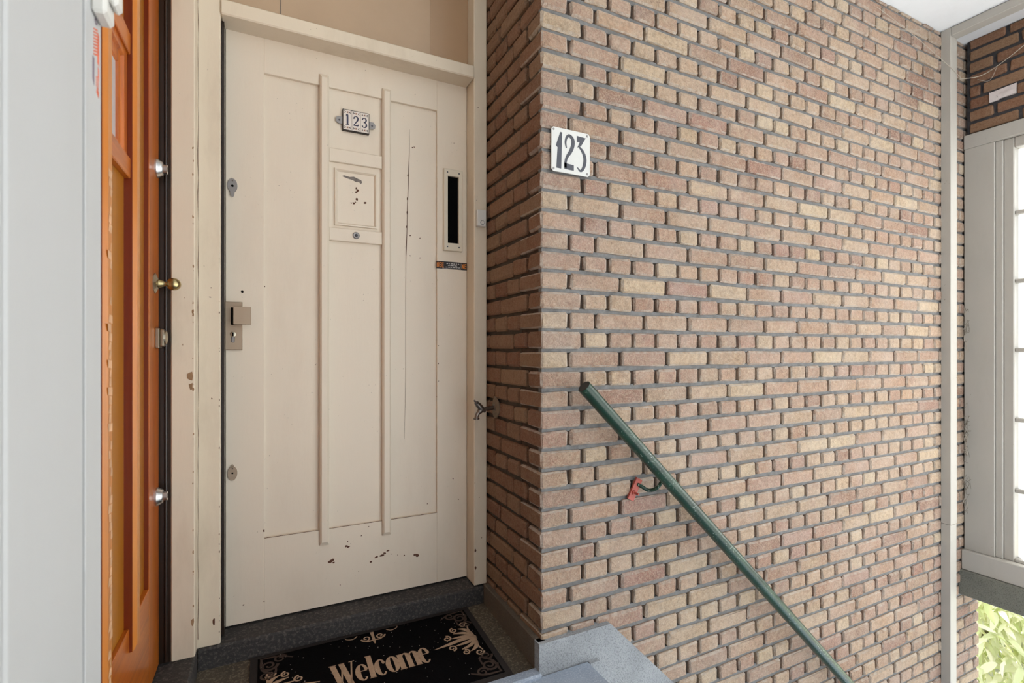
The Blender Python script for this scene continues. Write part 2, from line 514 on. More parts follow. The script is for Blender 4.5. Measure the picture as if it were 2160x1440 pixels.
front = []; side = []
for r in range(-11, 60):
    zt, zb = JZ(r) - 0.0064, JZ(r + 1) + 0.0064
    zt = min(zt, ZC - 0.001)
    H = zt - zb
    if H < 0.010: continue
    H = round(H, 4)
    zc = (zt + zb) / 2
    even = (r % 2 == 0)
    # running joint centres from the corner
    if even: cuts = [0, 1.5]
    elif r % 4 == 1: cuts = [0, 1.0]
    else: cuts = [0, 1.0, 2.0]
    stepw = 1.0 if even else 2.0
    end = (XE - XR) / HEAD
    while cuts[-1] < end - 0.01: cuts.append(cuts[-1] + stepw)
    cuts[-1] = end
    if cuts[-1] - cuts[-2] < 0.45: cuts.pop(-2)
    for i in range(len(cuts) - 1):
        x0 = XR + cuts[i] * HEAD + (0 if i == 0 else JT / 2)
        x1 = XR + cuts[i + 1] * HEAD - (0 if cuts[i + 1] == end else JT / 2)
        L = round(x1 - x0, 4)
        # nothing below the stair skirting
        low = 0.09 if x1 < 1.05 else 0.09 - (x1 - 1.05) - 0.03
        if zt < low: continue
        if i == 0 and zc < 0.05: continue
        D = 0.070
        if i == 0 and zc > 0.05: D = 0.094 if even else 0.153
        if zb > 2.66 and x0 > 3.5 : pass
        front.append(((x0 + x1) / 2, YB + random.uniform(-.0012, .0012), zc, L, D, H, 0.0))
    if zc > 0.05:
        if even: cy_ = [1.0, 2.0, 4.0, 6.0] if r % 4 == 0 else [1.0, 3.0, 5.0]
        else: cy_ = [1.5, 2.5, 3.5, 4.5, 5.5]
        for a, b in zip(cy_, cy_[1:]):
            y0 = YB + a * HEAD + JT / 2 * 0.8; y1 = YB + b * HEAD - JT / 2 * 0.8
            if y0 > YF + 0.02: continue
            y1 = min(y1, YF + 0.06)
            L = round(y1 - y0, 4)
            if L < 0.03: continue
            side.append((XR + random.uniform(-.001, .001), (y0 + y1) / 2, zc, L, 0.070, H, -math.pi / 2))
for r in range(-10, 60):
    z = JZ(r)
    if z > ZC - 0.006: continue
    xs = XR + 0.006 if z > 0.10 else max(XR + 0.3, 1.05 + 0.09 - z - 0.12)
    if xs > XE - 0.1: continue
    MB().box(xs, XE - 0.006, YB + 0.0095, YB + 0.03, z - 0.0085, z + 0.0085).build('bed_joint', M['mortar'], wall_r)
lay(front, wall_r, M['brick'], 300)
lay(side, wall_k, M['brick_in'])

# upper brick wall over the window
wall_f = MB().box(XW + 0.010, XW + 0.17, -0.80, YB - 0.012, 2.205, ZC).build('wall_far', M['mortar_black'])
tag(wall_f, 'brick band, shade painted in, above the tall window beside the stairs', 'wall', kind='structure')
far = []
FP = 0.0665
for k in range(8):
    zb = 2.212 + k * FP; zt = min(zb + FP - 0.014, ZC - 0.002)
    if zt - zb < 0.015: continue
    y = YB - 0.024; first = True
    off = [0.20, 0.10, 0.20, 0.045, 0.155, 0.10, 0.20, 0.15][k]
    while y > -0.75:
        L = off if first else random.choice([0.2, 0.2, 0.2, 0.095]); first = False
        if k == 2 and abs(y - (YB - 0.024)) < 1e-6: L = 0.084
        y0 = y - L
        if k == 2 and 1.2 < y < 1.3: y = 1.176; y0 = y - L
        if True:
            far.append((XW, (y + y0) / 2, (zb + zt) / 2, round(L, 4), 0.07, round(zt - zb, 4), -math.pi / 2))
        y = y0 - 0.014
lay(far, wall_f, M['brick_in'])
# broken brick with white plaster showing
pl = MB()
pl.prism([(1.284, 2.352), (1.180, 2.350), (1.178, 2.405), (1.284, 2.400)], 'x', XW + 0.006, XW + 0.012)
pl.prism([(1.284, 2.400), (1.255, 2.372), (1.245, 2.345), (1.284, 2.345)], 'x', XW - 0.004, XW + 0.007)
pl.prism([(1.250, 2.372), (1.178, 2.376), (1.178, 2.352), (1.250, 2.350)], 'x', XW - 0.002, XW + 0.007)
pl.build('plaster_patch', M['plaster'], wall_f)['label'] = 'white plaster showing where a brick is broken'

# ------------------------------------------------------------------ floor, stairs, plinths
fl = MB()
fl.box(XL - 0.02, SX0, -1.0, 1.372, -0.10, 0.0, 0.006)
fl.box(XL, XR - 0.014, 1.36, 1.404, -0.10, 0.012, 0.006)
tag(fl.build('floor', M['bluestone']), 'blue-grey stone landing slab in front of the doors', 'floor', kind='structure')
fr = MB().prism([(1.402, -0.05), (1.95, -0.05), (1.95, 0.026), (1.84, 0.022), (1.402, 0.0)], 'x', XL - 0.02, XR - 0.005).build('floor_recess', M['gritfloor'])
tag(fr, 'gritty dark floor of the door recess under the mat', 'floor', kind='structure')
sill = MB().prism([(1.828, 0.02), (1.98, 0.02), (1.98, 0.100), (1.905, 0.096), (1.834, 0.088), (1.828, 0.082)], 'x', XL + 0.003, XR - 0.016).build('threshold_sill', M['darkstone'])
tag(sill, 'dark stone threshold under the cream door', 'sill', kind='structure')
sill2 = MB().box(XO - 0.02, XL + 0.002, 0.78, 1.826, 0.0, 0.097, 0.006).build('threshold_sill', M['darkstone'])
tag(sill2, 'dark stone threshold block under the orange wooden door', 'sill', kind='structure')

st = empty('stairs', (SX0, 0.4, -0.1))
tag(st, 'bluestone steps going down to the right along the brick wall', 'stairs', kind='structure')
for k in range(1, 10):
    x0 = SX0 + 0.19 * (k - 1)
    MB().box(x0 - 0.02, x0 + 0.21, -0.75, 1.358, -0.19 * k - 0.195, -0.19 * k, 0.006).build('step', M['bluestone'], st)
tag(MB().box(SX0 + 0.19 * 9 - 0.03, 3.70, -1.0, YB + 0.01, -1.85, -1.745).build('floor_lower', M['bluestone']), 'stone floor at the foot of the stairs', 'floor', kind='structure')

tag(MB().box(0.7665, XR + 0.012, 1.385, 1.830, -0.02, 0.097, 0.003).build('baseboard_recess', M['cement_shaded']),
    'cement plinth, shade painted in, along the recess side wall', 'plinth', kind='structure')
bb = MB()
bb.prism([(0.766, -0.06), (0.766, 0.097), (1.042, 0.097), (2.87, -1.731), (2.65, -1.731), (1.0, -0.10)], 'y', 1.374, YB + 0.012)
tag(bb.build('baseboard_right', M['cement']), 'cement plinth at the brick corner that slopes down beside the steps', 'plinth', kind='structure')
MB().prism([(SX0, -0.06), (SX0, -0.002), (0.985, -0.002), (2.70, -1.717), (2.60, -1.735)], 'y', 1.356, 1.3745).build('stringer', M['cement'], bpy.data.objects['baseboard_right'])

# added unseen wall behind the viewer; blocks sky to darken the recess
tag(MB().box(-0.60, 0.35, -1.12, -1.002, -1.80, ZC + 0.1).build('sky_blocker_wall', M['white']), 'added white wall behind the viewer that blocks sky light', 'wall', kind='structure')
# fillers added behind the two doors to stop light leaks
wb = MB().box(-0.60, XR + 0.16, 2.05, 2.15, -0.10, ZC + 0.1).build('leak_filler_back', M['mortar_in'])
tag(wb, 'added filler behind the cream door frame against light leaks', 'wall', kind='structure')
wh = MB().box(-0.60, -0.34, -1.0, 2.05, -0.10, ZC + 0.1).build('leak_filler_side', M['mortar_in'])
tag(wh, 'added filler behind the orange wooden door against light leaks', 'wall', kind='structure')

# ------------------------------------------------------------------ ceiling
tag(MB().box(-0.60, XE + 0.05, -1.0, 2.1, ZC, ZC + 0.15).build('ceiling', M['ceil']), 'smooth white porch ceiling', 'ceiling', kind='structure')

# ------------------------------------------------------------------ white post and beam on the brick wall
tr = empty('trim_1', (3.26, YB, -1.74))
tag(tr, 'slim greyish white post on the brick wall with a strip along the ceiling', 'trim', kind='structure')
MB().box(3.230, 3.294, 1.352, YB + 0.002, 0.10, ZC - 0.001, 0.002).build('post', M['grey_white'], tr)
MB().box(3.2305, 3.2935, 1.353, YB + 0.002, -1.745, 0.0985, 0.002).build('post', M['grey_white'], tr)
MB().box(3.230, 3.294, -0.80, 1.3515, 2.676, ZC - 0.003, 0.002).build('beam', M['grey_white'], tr)

# ------------------------------------------------------------------ window wall
w = empty('window_1', (XW, 0.3, -0.19))
tag(w, 'tall greyish white window with small frosted panes above the concrete beam', 'window', kind='structure')
GM = M['grey_white']
MB().box(XW - 0.004, XW + 0.11, 1.262, YB - 0.003, -0.078, 2.130, 0.002).build('jamb', GM, w)
MB().box(XW + 0.004, XW + 0.10, 1.232, 1.262, -0.078, 2.130, 0.003).build('moulding', GM, w)
MB().box(XW - 0.010, XW + 0.11, -0.80, YB - 0.003, 2.130, 2.206, 0.003).build('head', GM, w)
MB().box(XW - 0.030, XW + 0.11, -0.80, YB + 0.0, -0.185, -0.078, 0.004).build('bottom_rail', GM, w)
MB().box(XW + 0.014, XW + 0.08, 1.190, 1.232, -0.078, 2.130, 0.004).build('sash_stile', GM, w)
MB().box(XW + 0.014, XW + 0.08, -0.70, 1.190, 2.076, 2.130, 0.004).build('sash_rail', GM, w)
MB().box(XW + 0.014, XW + 0.08, -0.70, 1.190, -0.078, -0.062, 0.003).build('sash_rail', GM, w)
MB().box(XW - 0.004, XW + 0.11, -0.80, -0.70, -0.078, 2.130, 0.002).build('jamb', GM, w)
zs = [-0.062, 0.291, 0.659, 1.0225, 1.381, 1.737, 2.076]
ys = [1.190 - i * 0.315 for i in range(7)]
for z in zs[1:-1]:
    MB().box(XW + 0.020, XW + 0.06, -0.70, 1.190, z - 0.011, z + 0.011, 0.004).build('glazing_bar', GM, w)
for y in ys[1:-1]:
    MB().box(XW + 0.021, XW + 0.059, y - 0.011, y + 0.011, -0.062, 2.076, 0.004).build('glazing_bar', GM, w)
pane_me = None
for i in range(6):
    for j in range(6):
        MB().box(XW + 0.036, XW + 0.041, ys[i + 1] + 0.009, ys[i] - 0.009, zs[j] + 0.009, zs[j + 1] - 0.009).build('pane', M['pane'], w)
bm_ = MB().box(XW - 0.042, XE, -0.80, YB + 0.012, -0.325, -0.185, 0.006).build('concrete_lintel', M['concrete'])
tag(bm_, 'rough concrete beam under the tall window', 'beam', kind='structure')

tag(MB().box(XW - 0.042, XE, -1.06, -0.80, -1.85, ZC, 0.004).build('wall_pier', M['cement']), 'grey rendered pier at the far end of the window wall', 'wall', kind='structure')

# ------------------------------------------------------------------ door builder (both doors are the same joinery)
def darken_edges(o, edge):
    o.data.materials.append(edge)
    n0 = o.data.polygons
    for p in o.data.polygons:
        if abs(p.normal.x) < 0.3 and abs(p.normal.y) > 0.9: p.material_index = 1  # side faces switch to the darker red material
    return o

def rect_part(Mp, name, mat, parent, u0, u1, z0, z1, o0, o1, ch=0.002):
    v = []
    for (a, c, o) in ((0, 0, o0), (ch, ch, o1)):
        pass
    pts_b = [(u0, z0), (u1, z0), (u1, z1), (u0, z1)]
    pts_f = [(u0 + ch, z0 + ch), (u1 - ch, z0 + ch), (u1 - ch, z1 - ch), (u0 + ch, z1 - ch)]
    V = [Mp(u, z, o0) for u, z in pts_b] + [Mp(u, z, o1 - ch) for u, z in pts_b] + [Mp(u, z, o1) for u, z in pts_f]
    F = [(0, 3, 2, 1)]
    for i in range(4):
        j = (i + 1) % 4
        F += [(i, j, 4 + j, 4 + i), (4 + i, 4 + j, 8 + j, 8 + i)]
    F.append((8, 9, 10, 11))
    return MB().add(V, F).build(name, mat, parent)

def ring_part(Mp, name, mat, parent, u0, u1, z0, z1, prof):
    """picture-frame moulding; prof: (inset from the outer edge, outward level)"""
    V = []; F = []
    for ins, o in prof:
        V += [Mp(u0 + ins, z0 + ins, o), Mp(u1 - ins, z0 + ins, o), Mp(u1 - ins, z1 - ins, o), Mp(u0 + ins, z1 - ins, o)]
    for k in range(len(prof) - 1):
        for i in range(4):
            j = (i + 1) % 4
            F.append((4 * k + i, 4 * k + j, 4 * k + 4 + j, 4 * k + 4 + i))
    return MB().add(V, F).build(name, mat, parent)

def rib_part(Mp, name, mat, parent, u0, u1, z0, z1, h):
    c = (u1 - u0) * 0.2; e = 0.012
    V = [Mp(u0, z0, -0.012), Mp(u1, z0, -0.012), Mp(u1, z1, -0.012), Mp(u0, z1, -0.012),
         Mp(u0, z0, h * 0.45), Mp(u1, z0, h * 0.45), Mp(u1, z1, h * 0.45), Mp(u0, z1, h * 0.45),
         Mp(u0 + c, z0 + e, h), Mp(u1 - c, z0 + e, h), Mp(u1 - c, z1 - e, h), Mp(u0 + c, z1 - e, h)]
    F = [(0, 3, 2, 1), (8, 9, 10, 11)]
    for i in range(4):
        j = (i + 1) % 4
        F += [(i, j, 4 + j, 4 + i), (4 + i, 4 + j, 8 + j, 8 + i)]
    return MB().add(V, F).build(name, mat, parent)

def joinery(Mp, root, mv, mh, W, s0, r1, r2, s1, z0=0.103, z1=2.103):
    rect_part(Mp, 'stile', mv, root, 0, s0, z0, z1, -0.04, 0.0, 0.0012)
    rect_part(Mp, 'stile', mv, root, s1, W, z0, z1, -0.04, 0.0, 0.0012)
    rect_part(Mp, 'rail', mh, root, s0, s1, 1.972, z1, -0.04, 0.0, 0.0012)
    rect_part(Mp, 'rail', mh, root, s0, s1, z0, 0.379, -0.04, 0.0, 0.0012)
    rect_part(Mp, 'panel', mv, root, s0, r1[0], 0.379, 1.972, -0.03, -0.012, 0.0)
    rect_part(Mp, 'panel', mv, root, r2[1], s1, 0.379, 1.972, -0.03, -0.012, 0.0)
    rect_part(Mp, 'panel', mv, root, r1[1], r2[0], 0.379, 1.42, -0.03, -0.010, 0.0)
    rect_part(Mp, 'panel', mv, root, r1[1], r2[0], 1.7535, 1.972, -0.03, -0.010, 0.0)
    rect_part(Mp, 'rail', mh, root, r1[1], r2[0], 1.706, 1.7535, -0.03, 0.003, 0.002)
    rect_part(Mp, 'rail', mh, root, r1[1], r2[0], 1.420, 1.4665, -0.03, 0.003, 0.002)
    rib_part(Mp, 'rib', mv, root, r1[0], r1[1], 0.325, 2.009, 0.014)
    rib_part(Mp, 'rib', mv, root, r2[0], r2[1], 0.325, 2.009, 0.014)

# ---- cream door
d1 = empty('door_1', (0.3, YD, 0.103))
tag(d1, 'cream painted front door with two vertical ribs, letter slot and peephole', 'door', kind='structure')
MC = lambda u, z, o: (-0.128 + u, YD - o, z)
joinery(MC, d1, M['cream'], M['cream'], 0.855, 0.115, (0.293, 0.325), (0.514, 0.546), 0.729)
rect_part(MC, 'panel', M['cream'], d1, 0.325, 0.514, 1.4665, 1.706, -0.03, -0.008, 0.0)
ring_part(MC, 'moulding', M['cream'], d1, 0.343, 0.497, 1.477, 1.687, [(0, -0.0085), (0.002, 0.0), (0.006, 0.001), (0.010, -0.004), (0.012, -0.0085)])

def Y_disc(mb, x, z, y, r, d, n=20): mb.lathe((x, y, z), (0, -1, 0), [(0, r), (d * 0.7, r), (d, r * 0.8), (d, 0)], n)
# peephole
pk = MB(); pk.lathe((0.291, YD - 0.003, 1.4447), (0, -1, 0), [(0, 0.0125), (0.003, 0.0125), (0.005, 0.0105), (0.0035, 0.007), (0.003, 0)], 24)
pe = pk.build('peephole', M['zinc'], d1, True)
MB().lathe((0.291, YD - 0.006, 1.4447), (0, -1, 0), [(0, 0.006), (0.001, 0.006), (0.0035, 0.003), (0.004, 0)], 16).build('lens', M['ink'], pe, True)

# letter slot
sl = MB(); V = []
sl = ring_part(MC, 'letter_slot', M['creamplastic'], d1, 0.7525, 0.832, 1.418, 1.745, [(0, -0.001), (0.001, 0.012), (0.004, 0.014), (0.0165, 0.014), (0.0175, 0.004)])
# plate is wider at its ends than at its sides
for z0_, z1_ in ((1.421, 1.4495), (1.7165, 1.742)):
    rect_part(MC, 'end_plate', M['creamplastic'], sl, 0.769, 0.8155, z0_, z1_, 0.0, 0.0138, 0.0005)
rect_part(MC, 'brush', M['blackplastic'], sl, 0.769, 0.8155, 1.449, 1.717, -0.001, 0.003, 0.0)
for u in (0.768, 0.8165):
    for z in (1.434, 1.730):
        MB().lathe(MC(u, z, 0.0135), (0, -1, 0), [(0, 0.003), (0.0012, 0.003), (0.0012, 0)], 10).build('screw', M['ink'], sl)

# lock plate with grip
lp = rect_part(MC, 'lock_plate', M['steel'], d1, -0.001, 0.050, 1.0234, 1.1835, 0.0, 0.011, 0.002)
rect_part(MC, 'grip_recess', M['hole'], lp, 0.0165, 0.028, 1.107, 1.1655, 0.011, 0.012, 0.0005)
g = MB()
g.box(*[MC(0.025, 0, 0)[0], MC(0.031, 0, 0)[0]], YD - 0.042, YD - 0.010, 1.107, 1.1655, 0.0008)
g.box(*[MC(0.025, 0, 0)[0], MC(0.0765, 0, 0)[0]], YD - 0.048, YD - 0.042, 1.107, 1.1655, 0.001)
g.build('grip', M['steel'], lp)
cy = MB(); cy.lathe(MC(0.0225, 1.0755, 0.010), (0, -1, 0), [(0, 0.0088), (0.003, 0.0088), (0.0035, 0.0075), (0.0035, 0)], 20)
cyo = cy.build('lock_cylinder', M['nickel'], lp, True)
MB().box(MC(0.017, 0, 0)[0], MC(0.028, 0, 0)[0], YD - 0.0135, YD - 0.010, 1.048, 1.070, 0.002).build('cylinder_body', M['zinc'], lp)
MB().box(MC(0.0205, 0, 0)[0], MC(0.0245, 0, 0)[0], YD - 0.0145, YD - 0.0133, 1.0695, 1.0815).build('keyway', M['hole'], lp)

def oval_escutcheon(z, tab, lbl):
    F = Flat((-0.1075, YD - 0.0005, z), (1, 0, 0), (0, 0, 1), 0.004)
    F.disc((0, 0), 0.0145, 24, 0.0235)
    o = F.mb.build('escutcheon', M['zinc'] if tab else M['steel'], d1)
    o['label'] = lbl
    F2 = Flat((-0.1075, YD - 0.0045, z), (1, 0, 0), (0, 0, 1), 0.0008)
    F2.disc((0, -0.001 if tab else 0.001), 0.004 if tab else 0.0028, 12)
    F2.mb.build('keyhole', M['hole'], o)
    s = MB(); s.lathe((-0.1075, YD - 0.004, z + 0.016), (0, -1, 0), [(0, 0.0028), (0.0012, 0.0025), (0.0012, 0)], 10)
    s.build('screw', M['tapmetal'], o)
    if tab:
        F3 = Flat((-0.1075, YD - 0.0046, z), (1, 0, 0), (0, 0, 1), 0.0015)
        F3.poly([(-0.006, -0.008), (0.006, -0.008), (0.006, -0.028), (0.004, -0.036), (0, -0.039), (-0.004, -0.036), (-0.006, -0.028)])
        F3.mb.build('cover_tab', M['zinc'], o)
    else:
        F3 = Flat((-0.1075, YD - 0.0003, z), (1, 0, 0), (0, 0, 1), 0.0042)
        F3.poly([(-0.006, 0.021), (0.006, 0.021), (0.002, 0.029), (-0.002, 0.029)])
        F3.mb.build('tip', M['steel'], o)
oval_escutcheon(1.572, True, 'grey oval keyhole cover with hanging tab')
oval_escutcheon(0.612, False, 'steel oval keyhole plate')

# chipped paint, nail holes, the crack in the right panel: one thin layer of marks
def blob(F, x, z, r, a=1.0, tilt=0.0):
    n = 7; pts = []
    for i in range(n):
        t = 2 * math.pi * i / n; q = r * random.uniform(0.55, 1.2)
        px_, pz_ = q * math.cos(t) * a, q * math.sin(t)
        pts.append((x + px_ * math.cos(tilt) - pz_ * math.sin(tilt), z + px_ * math.sin(tilt) + pz_ * math.cos(tilt)))
    F.poly(pts)
FC = Flat((0, YD, 0), (1, 0, 0), (0, 0, 1), 0.0004)
for a_, b_ in ((-0.013, 0.165), (0.197, 0.386), (0.418, 0.601)):
    x_ = a_
    while x_ < b_:
        e_ = min(b_, x_ + random.uniform(0.01, 0.04))
        FC.poly([(x_, 0.3782), (e_, 0.3785), (e_, 0.3785 + random.uniform(0.0008, 0.0022)), (x_, 0.3782 + random.uniform(0.0008, 0.002))]); x_ = e_
for x, z, r, a in [(-0.0136, 0.405, 0.006, .6), (0.2035, 0.262, 0.006, 2.2), (0.212, 0.254, 0.003, 1.5), (0.2565, 0.305, 0.005, 1.1), (0.262, 0.322, 0.003, .6), (0.263, 0.302, 0.0035, 1.8),
                   (0.31, 0.335, 0.0025, 1), (0.337, 0.365, 0.003, .6), (0.345, 0.232, 0.0035, 1.4), (0.365, 0.246, 0.004, 2), (0.385, 0.248, 0.005, 2), (0.395, 0.255, 0.004, 1.6), (0.408, 0.263, 0.004, 1.8),
                   (0.42, 0.247, 0.002, 1), (0.445, 0.24, 0.002, 1), (0.47, 0.233, 0.0025, 1.5), (0.52, 0.225, 0.0065, 1.2), (0.512, 0.228, 0.004, 1.6), (0.30, 0.205, 0.002, .6), (0.235, 0.168, 0.003, .5),
                   (0.668, 0.505, 0.003, .8), (0.69, 0.42, 0.0025, 1), (0.562, 0.42, 0.0025, 1), (-0.075, 0.165, 0.003, 1), (-0.013, 0.162, 0.002, 1), (-0.011, 1.241, 0.0022, 1), (0.606, 0.97, .003, .7),
                   (0.607, 1.04, .0025, .8), (0.607, 0.90, .0025, .8), (0.64, 1.64, .0015, 1), (0.672, 1.855, .0018, 1), (0.603, 1.30, .002, .7), (0.60, 0.84, 0.002, .6), (-0.0787, 1.2005, 0.0006, 1)]:
    blob(FC, x, z, r, a, random.uniform(-.4, .4))
FP_ = Flat((0, YD + 0.0115, 0), (1, 0, 0), (0, 0, 1), 0.0006)
for x, z, r, a in [(0.302, 1.2, 0.0028, 1), (0.321, 0.735, 0.003, 1.3), (0.47, 0.0, 0, 1)]:
    if r: blob(FP_, x, z, r, a)
for x, z in [(0.505, 1.812), (0.496, 1.468), (0.535, 1.462), (0.496, 1.39), (0.535, 1.385), (0.512, 1.815)]: blob(FP_, x, z, 0.0022, 1.2)
crk = [(0.494, 1.88, .0006), (0.4935, 1.80, .001), (0.4905, 1.73, .0022), (0.489, 1.66, .0016), (0.4865, 1.60, .0026), (0.4845, 1.54, .002), (0.483, 1.47, .0022), (0.4805, 1.41, .003), (0.4795, 1.36, .0012), (0.4785, 1.2, .0009), (0.4785, 0.95, .0009), (0.476, 0.8, .0008), (0.474, 0.68, .0004)]
FP_.stroke(crk, 4)
for z in [1.70, 1.61, 1.555, 1.50, 1.415]: blob(FP_, 0.487 - (1.70 - z) * 0.022, z, 0.006, 0.35)
ch_ = MB(); ch_.v = FC.mb.v + FP_.mb.v; ch_.f = FC.mb.f + [tuple(i + len(FC.mb.v) for i in q) for q in FP_.mb.f]
cho = ch_.build('chipped_paint', M['chip'], d1); cho['kind'] = 'stuff'
FG = Flat((0, YD + 0.0078, 0), (1, 0, 0), (0, 0, 1), 0.0005)
FG.poly([(0.242, 1.660), (0.25, 1.664), (0.27, 1.661), (0.284, 1.664), (0.3, 1.658), (0.311, 1.655), (0.314, 1.646), (0.309, 1.64), (0.303, 1.647), (0.292, 1.645), (0.28, 1.651), (0.262, 1.654)])
FG.mb.build('glue_mark', M['chipgrey'], d1)
FG = Flat((0, YD + 0.0078, 0), (1, 0, 0), (0, 0, 1), 0.0005)
for x, z, r, a in [(0.293, 1.622, .004, 1), (0.298, 1.614, .006, .8), (0.293, 1.609, .004, 1.2), (0.295, 1.582, .005, .9), (0.284, 1.566, .004, 1.4), (0.289, 1.571, .003, 1), (0.275, 1.566, .003, .8), (0.325, 1.572, .0045, 1.4)]:
    blob(FG, x, z, r, a)
FG.mb.build('paint_chips', M['chip'], d1)
hz = Flat((0, YD, 0), (1, 0, 0), (0, 0, 1), 0.0006); hz.disc((-0.0787, 1.2197), 0.0042, 14)
hz.mb.build('drill_hole', M['hole'], d1)

# ---- orange varnished door
d2 = empty('door_2', (XO, 1.3, 0.10))
tag(d2, 'varnished orange wooden front door with a small glazed opening, seen edge on', 'door', kind='structure')
MO = lambda u, z, o: (XO + o, 1.772 - u, z)
joinery(MO, d2, M['wood'], M['wood_h'], 0.92, 0.132, (0.307, 0.347), (0.542, 0.582), 0.79)
for o in d2.children:
    if o.name.startswith('panel'): o.data.materials[0] = M['wood_panel']
    if o.name.startswith('rib'): o.data.materials[0] = M['wood_rib']
    if o.name.startswith(('stile', 'rib')): darken_edges(o, M['wood_edge'])
ring_part(MO, 'window_bead', M['wood'], d2, 0.347, 0.542, 1.425, 1.718, [(0, -0.011), (0.004, -0.003), (0.030, -0.003), (0.034, -0.009), (0.058, -0.008), (0.062, -0.0125)])
rect_part(MO, 'pane', M['doorpane'], d2, 0.40, 0.49, 1.478, 1.665, -0.026, -0.012, 0.0)
# pale streaks painting the glossy reflection along the near rib
Fw = MB()
for i in range(60):
    z = 0.34 + i * 0.0175
    if random.random() < 0.2: continue
    a = random.uniform(0.0, 0.012); b = random.uniform(0.014, 0.03)
    V = [MO(0.547 + a, z, 0.0143), MO(0.547 + b, z + 0.003, 0.0143), MO(0.547 + b * random.uniform(.6, 1.1), z + 0.018, 0.0143), MO(0.547 + a * random.uniform(0, 1.4), z + 0.016, 0.0143)]
    Fw.add(V, [(0, 1, 2, 3)])
wo = Fw.build('sheen_streaks', M['worn'], d2); wo['kind'] = 'stuff'  # 'worn' is only the pale tone of the painted reflection

def rosette(z, nm):
    o = MB().lathe((XO, 1.735, z), (1, 0, 0), [(0, 0.0265), (0.004, 0.0265), (0.016, 0.019), (0.0165, 0.0135), (0.027, 0.013), (0.028, 0.0)], 24).build(nm, M['chrome'], d2, True, 30)
    MB().box(XO + 0.0275, XO + 0.0288, 1.7335, 1.7365, z - 0.006, z + 0.006).build('keyway', M['hole'], o)
rosette(1.545, 'security_lock'); rosette(0.603, 'security_lock')
kz = 1.212
kr = MB().lathe((XO, 1.712, kz), (1, 0, 0), [(0, 0.029), (0.002, 0.029), (0.006, 0.022), (0.009, 0.013)], 8).build('knob_rosette', M['nickel'], d2)
MB().lathe((XO + 0.008, 1.712, kz), (1, 0, 0), [(0, 0.0125), (0.004, 0.0125), (0.012, 0.008), (0.020, 0.0065), (0.0215, 0.0075), (0.0235, 0.012), (0.030, 0.0168), (0.0375, 0.0178), (0.045, 0.0165), (0.051, 0.012), (0.0545, 0.006), (0.0555, 0)], 28).build('knob', M['brass'], d2, True, 60)
pz = 1.0575
kp = MB().box(XO, XO + 0.010, 1.716, 1.764, pz - 0.029, pz + 0.029, 0.002).build('rim_lock', M['nickel'], d2)
MB().box(XO + 0.010, XO + 0.020, 1.720, 1.760, pz - 0.024, pz + 0.026, 0.003).build('cover', M['nickel'], kp)
MB().lathe((XO + 0.018, 1.740, pz + 0.002), (1, 0, 0), [(0, 0.020), (0.006, 0.019), (0.008, 0.014), (0.009, 0)], 20).build('cylinder_guard', M['nickel'], kp, True)

# ------------------------------------------------------------------ door frames, fanlight
fr1 = empty('trim_2', (0.3, YF, 0.095))
tag(fr1, 'cream painted door frame with chipped edges around the cream door', 'door frame', kind='structure')
FM = M['frame']
MB().box(-0.2035, -0.1365, YF, 1.97, 0.09, ZC - 0.002, 0.003).build('post', FM, fr1)
MB().box(0.7275, 0.782, YF, 1.97, 0.095, ZC - 0.002, 0.003).build('post', FM, fr1)
MB().box(-0.1365, 0.7275, YF - 0.006, 1.97, 2.090, 2.139, 0.004).build('transom_bar', FM, fr1)
MB().box(-0.1365, 0.7275, 1.93, 1.97, 2.60, ZC - 0.002, 0.003).build('head', FM, fr1)
MB().box(-0.1362, -0.1285, 1.868, 1.96, 0.099, 2.089).build('draught_strip', M['black_gap'], fr1)['label'] = 'dark brown strip in the door gap'
MB().box(-0.1366, -0.1352, 1.850, 1.868, 0.099, 2.089).build('draught_strip', M['black_gap'], fr1)
# chips on the frame edges and the cracked joint
FX = Flat((0, YF, 0), (1, 0, 0), (0, 0, 1), 0.0005)
FX.stroke([(-0.1965 + random.uniform(-.0012, .0012), 0.12 + i * 0.045, random.choice([.0004, .0006, .001, .0016])) for i in range(56)], 2)
for i in range(16):
    blob(FX, -0.139 + random.uniform(-.001, .0), random.uniform(0.12, 1.6), random.uniform(.0015, .005), 0.35)
for x, z, r, a in [(0.733, 0.235, 0.008, .5), (0.7335, 0.165, .01, .4), (0.7315, .5, .003, .6), (-0.155, 0.165, .012, .35), (-0.162, 1.22, .002, 1), (-.165, 1.19, .002, 2), (-.16, .87, .004, .6), (0.745, 1.98, .002, 1), (0.75, .44, .0015, 1), (0.76, .28, .002, 1)]:
    blob(FX, x, z, r, a)
FX.mb.build('chipped_paint', M['chip'], fr1)['kind'] = 'stuff'

fan = MB().box(-0.1365, 0.7275, 1.900, 1.915, 2.139, 2.60).build('window_2', M['beige'])
tag(fan, 'beige covered fanlight above the cream door', 'fanlight', kind='structure')
MB().box(0.0375, 0.0395, 1.8985, 1.902, 2.1395, 2.60).build('seam', M['chipgrey'], fan)
MB().box(0.57, 0.727, 1.8988, 1.902, 2.1395, 2.60).build('side_strip', plain('darker_beige', lin(168, 138, 108), 0.32, var=0.06, scale=10, coat=0.3), fan)  # slightly darker beige strip at the right end

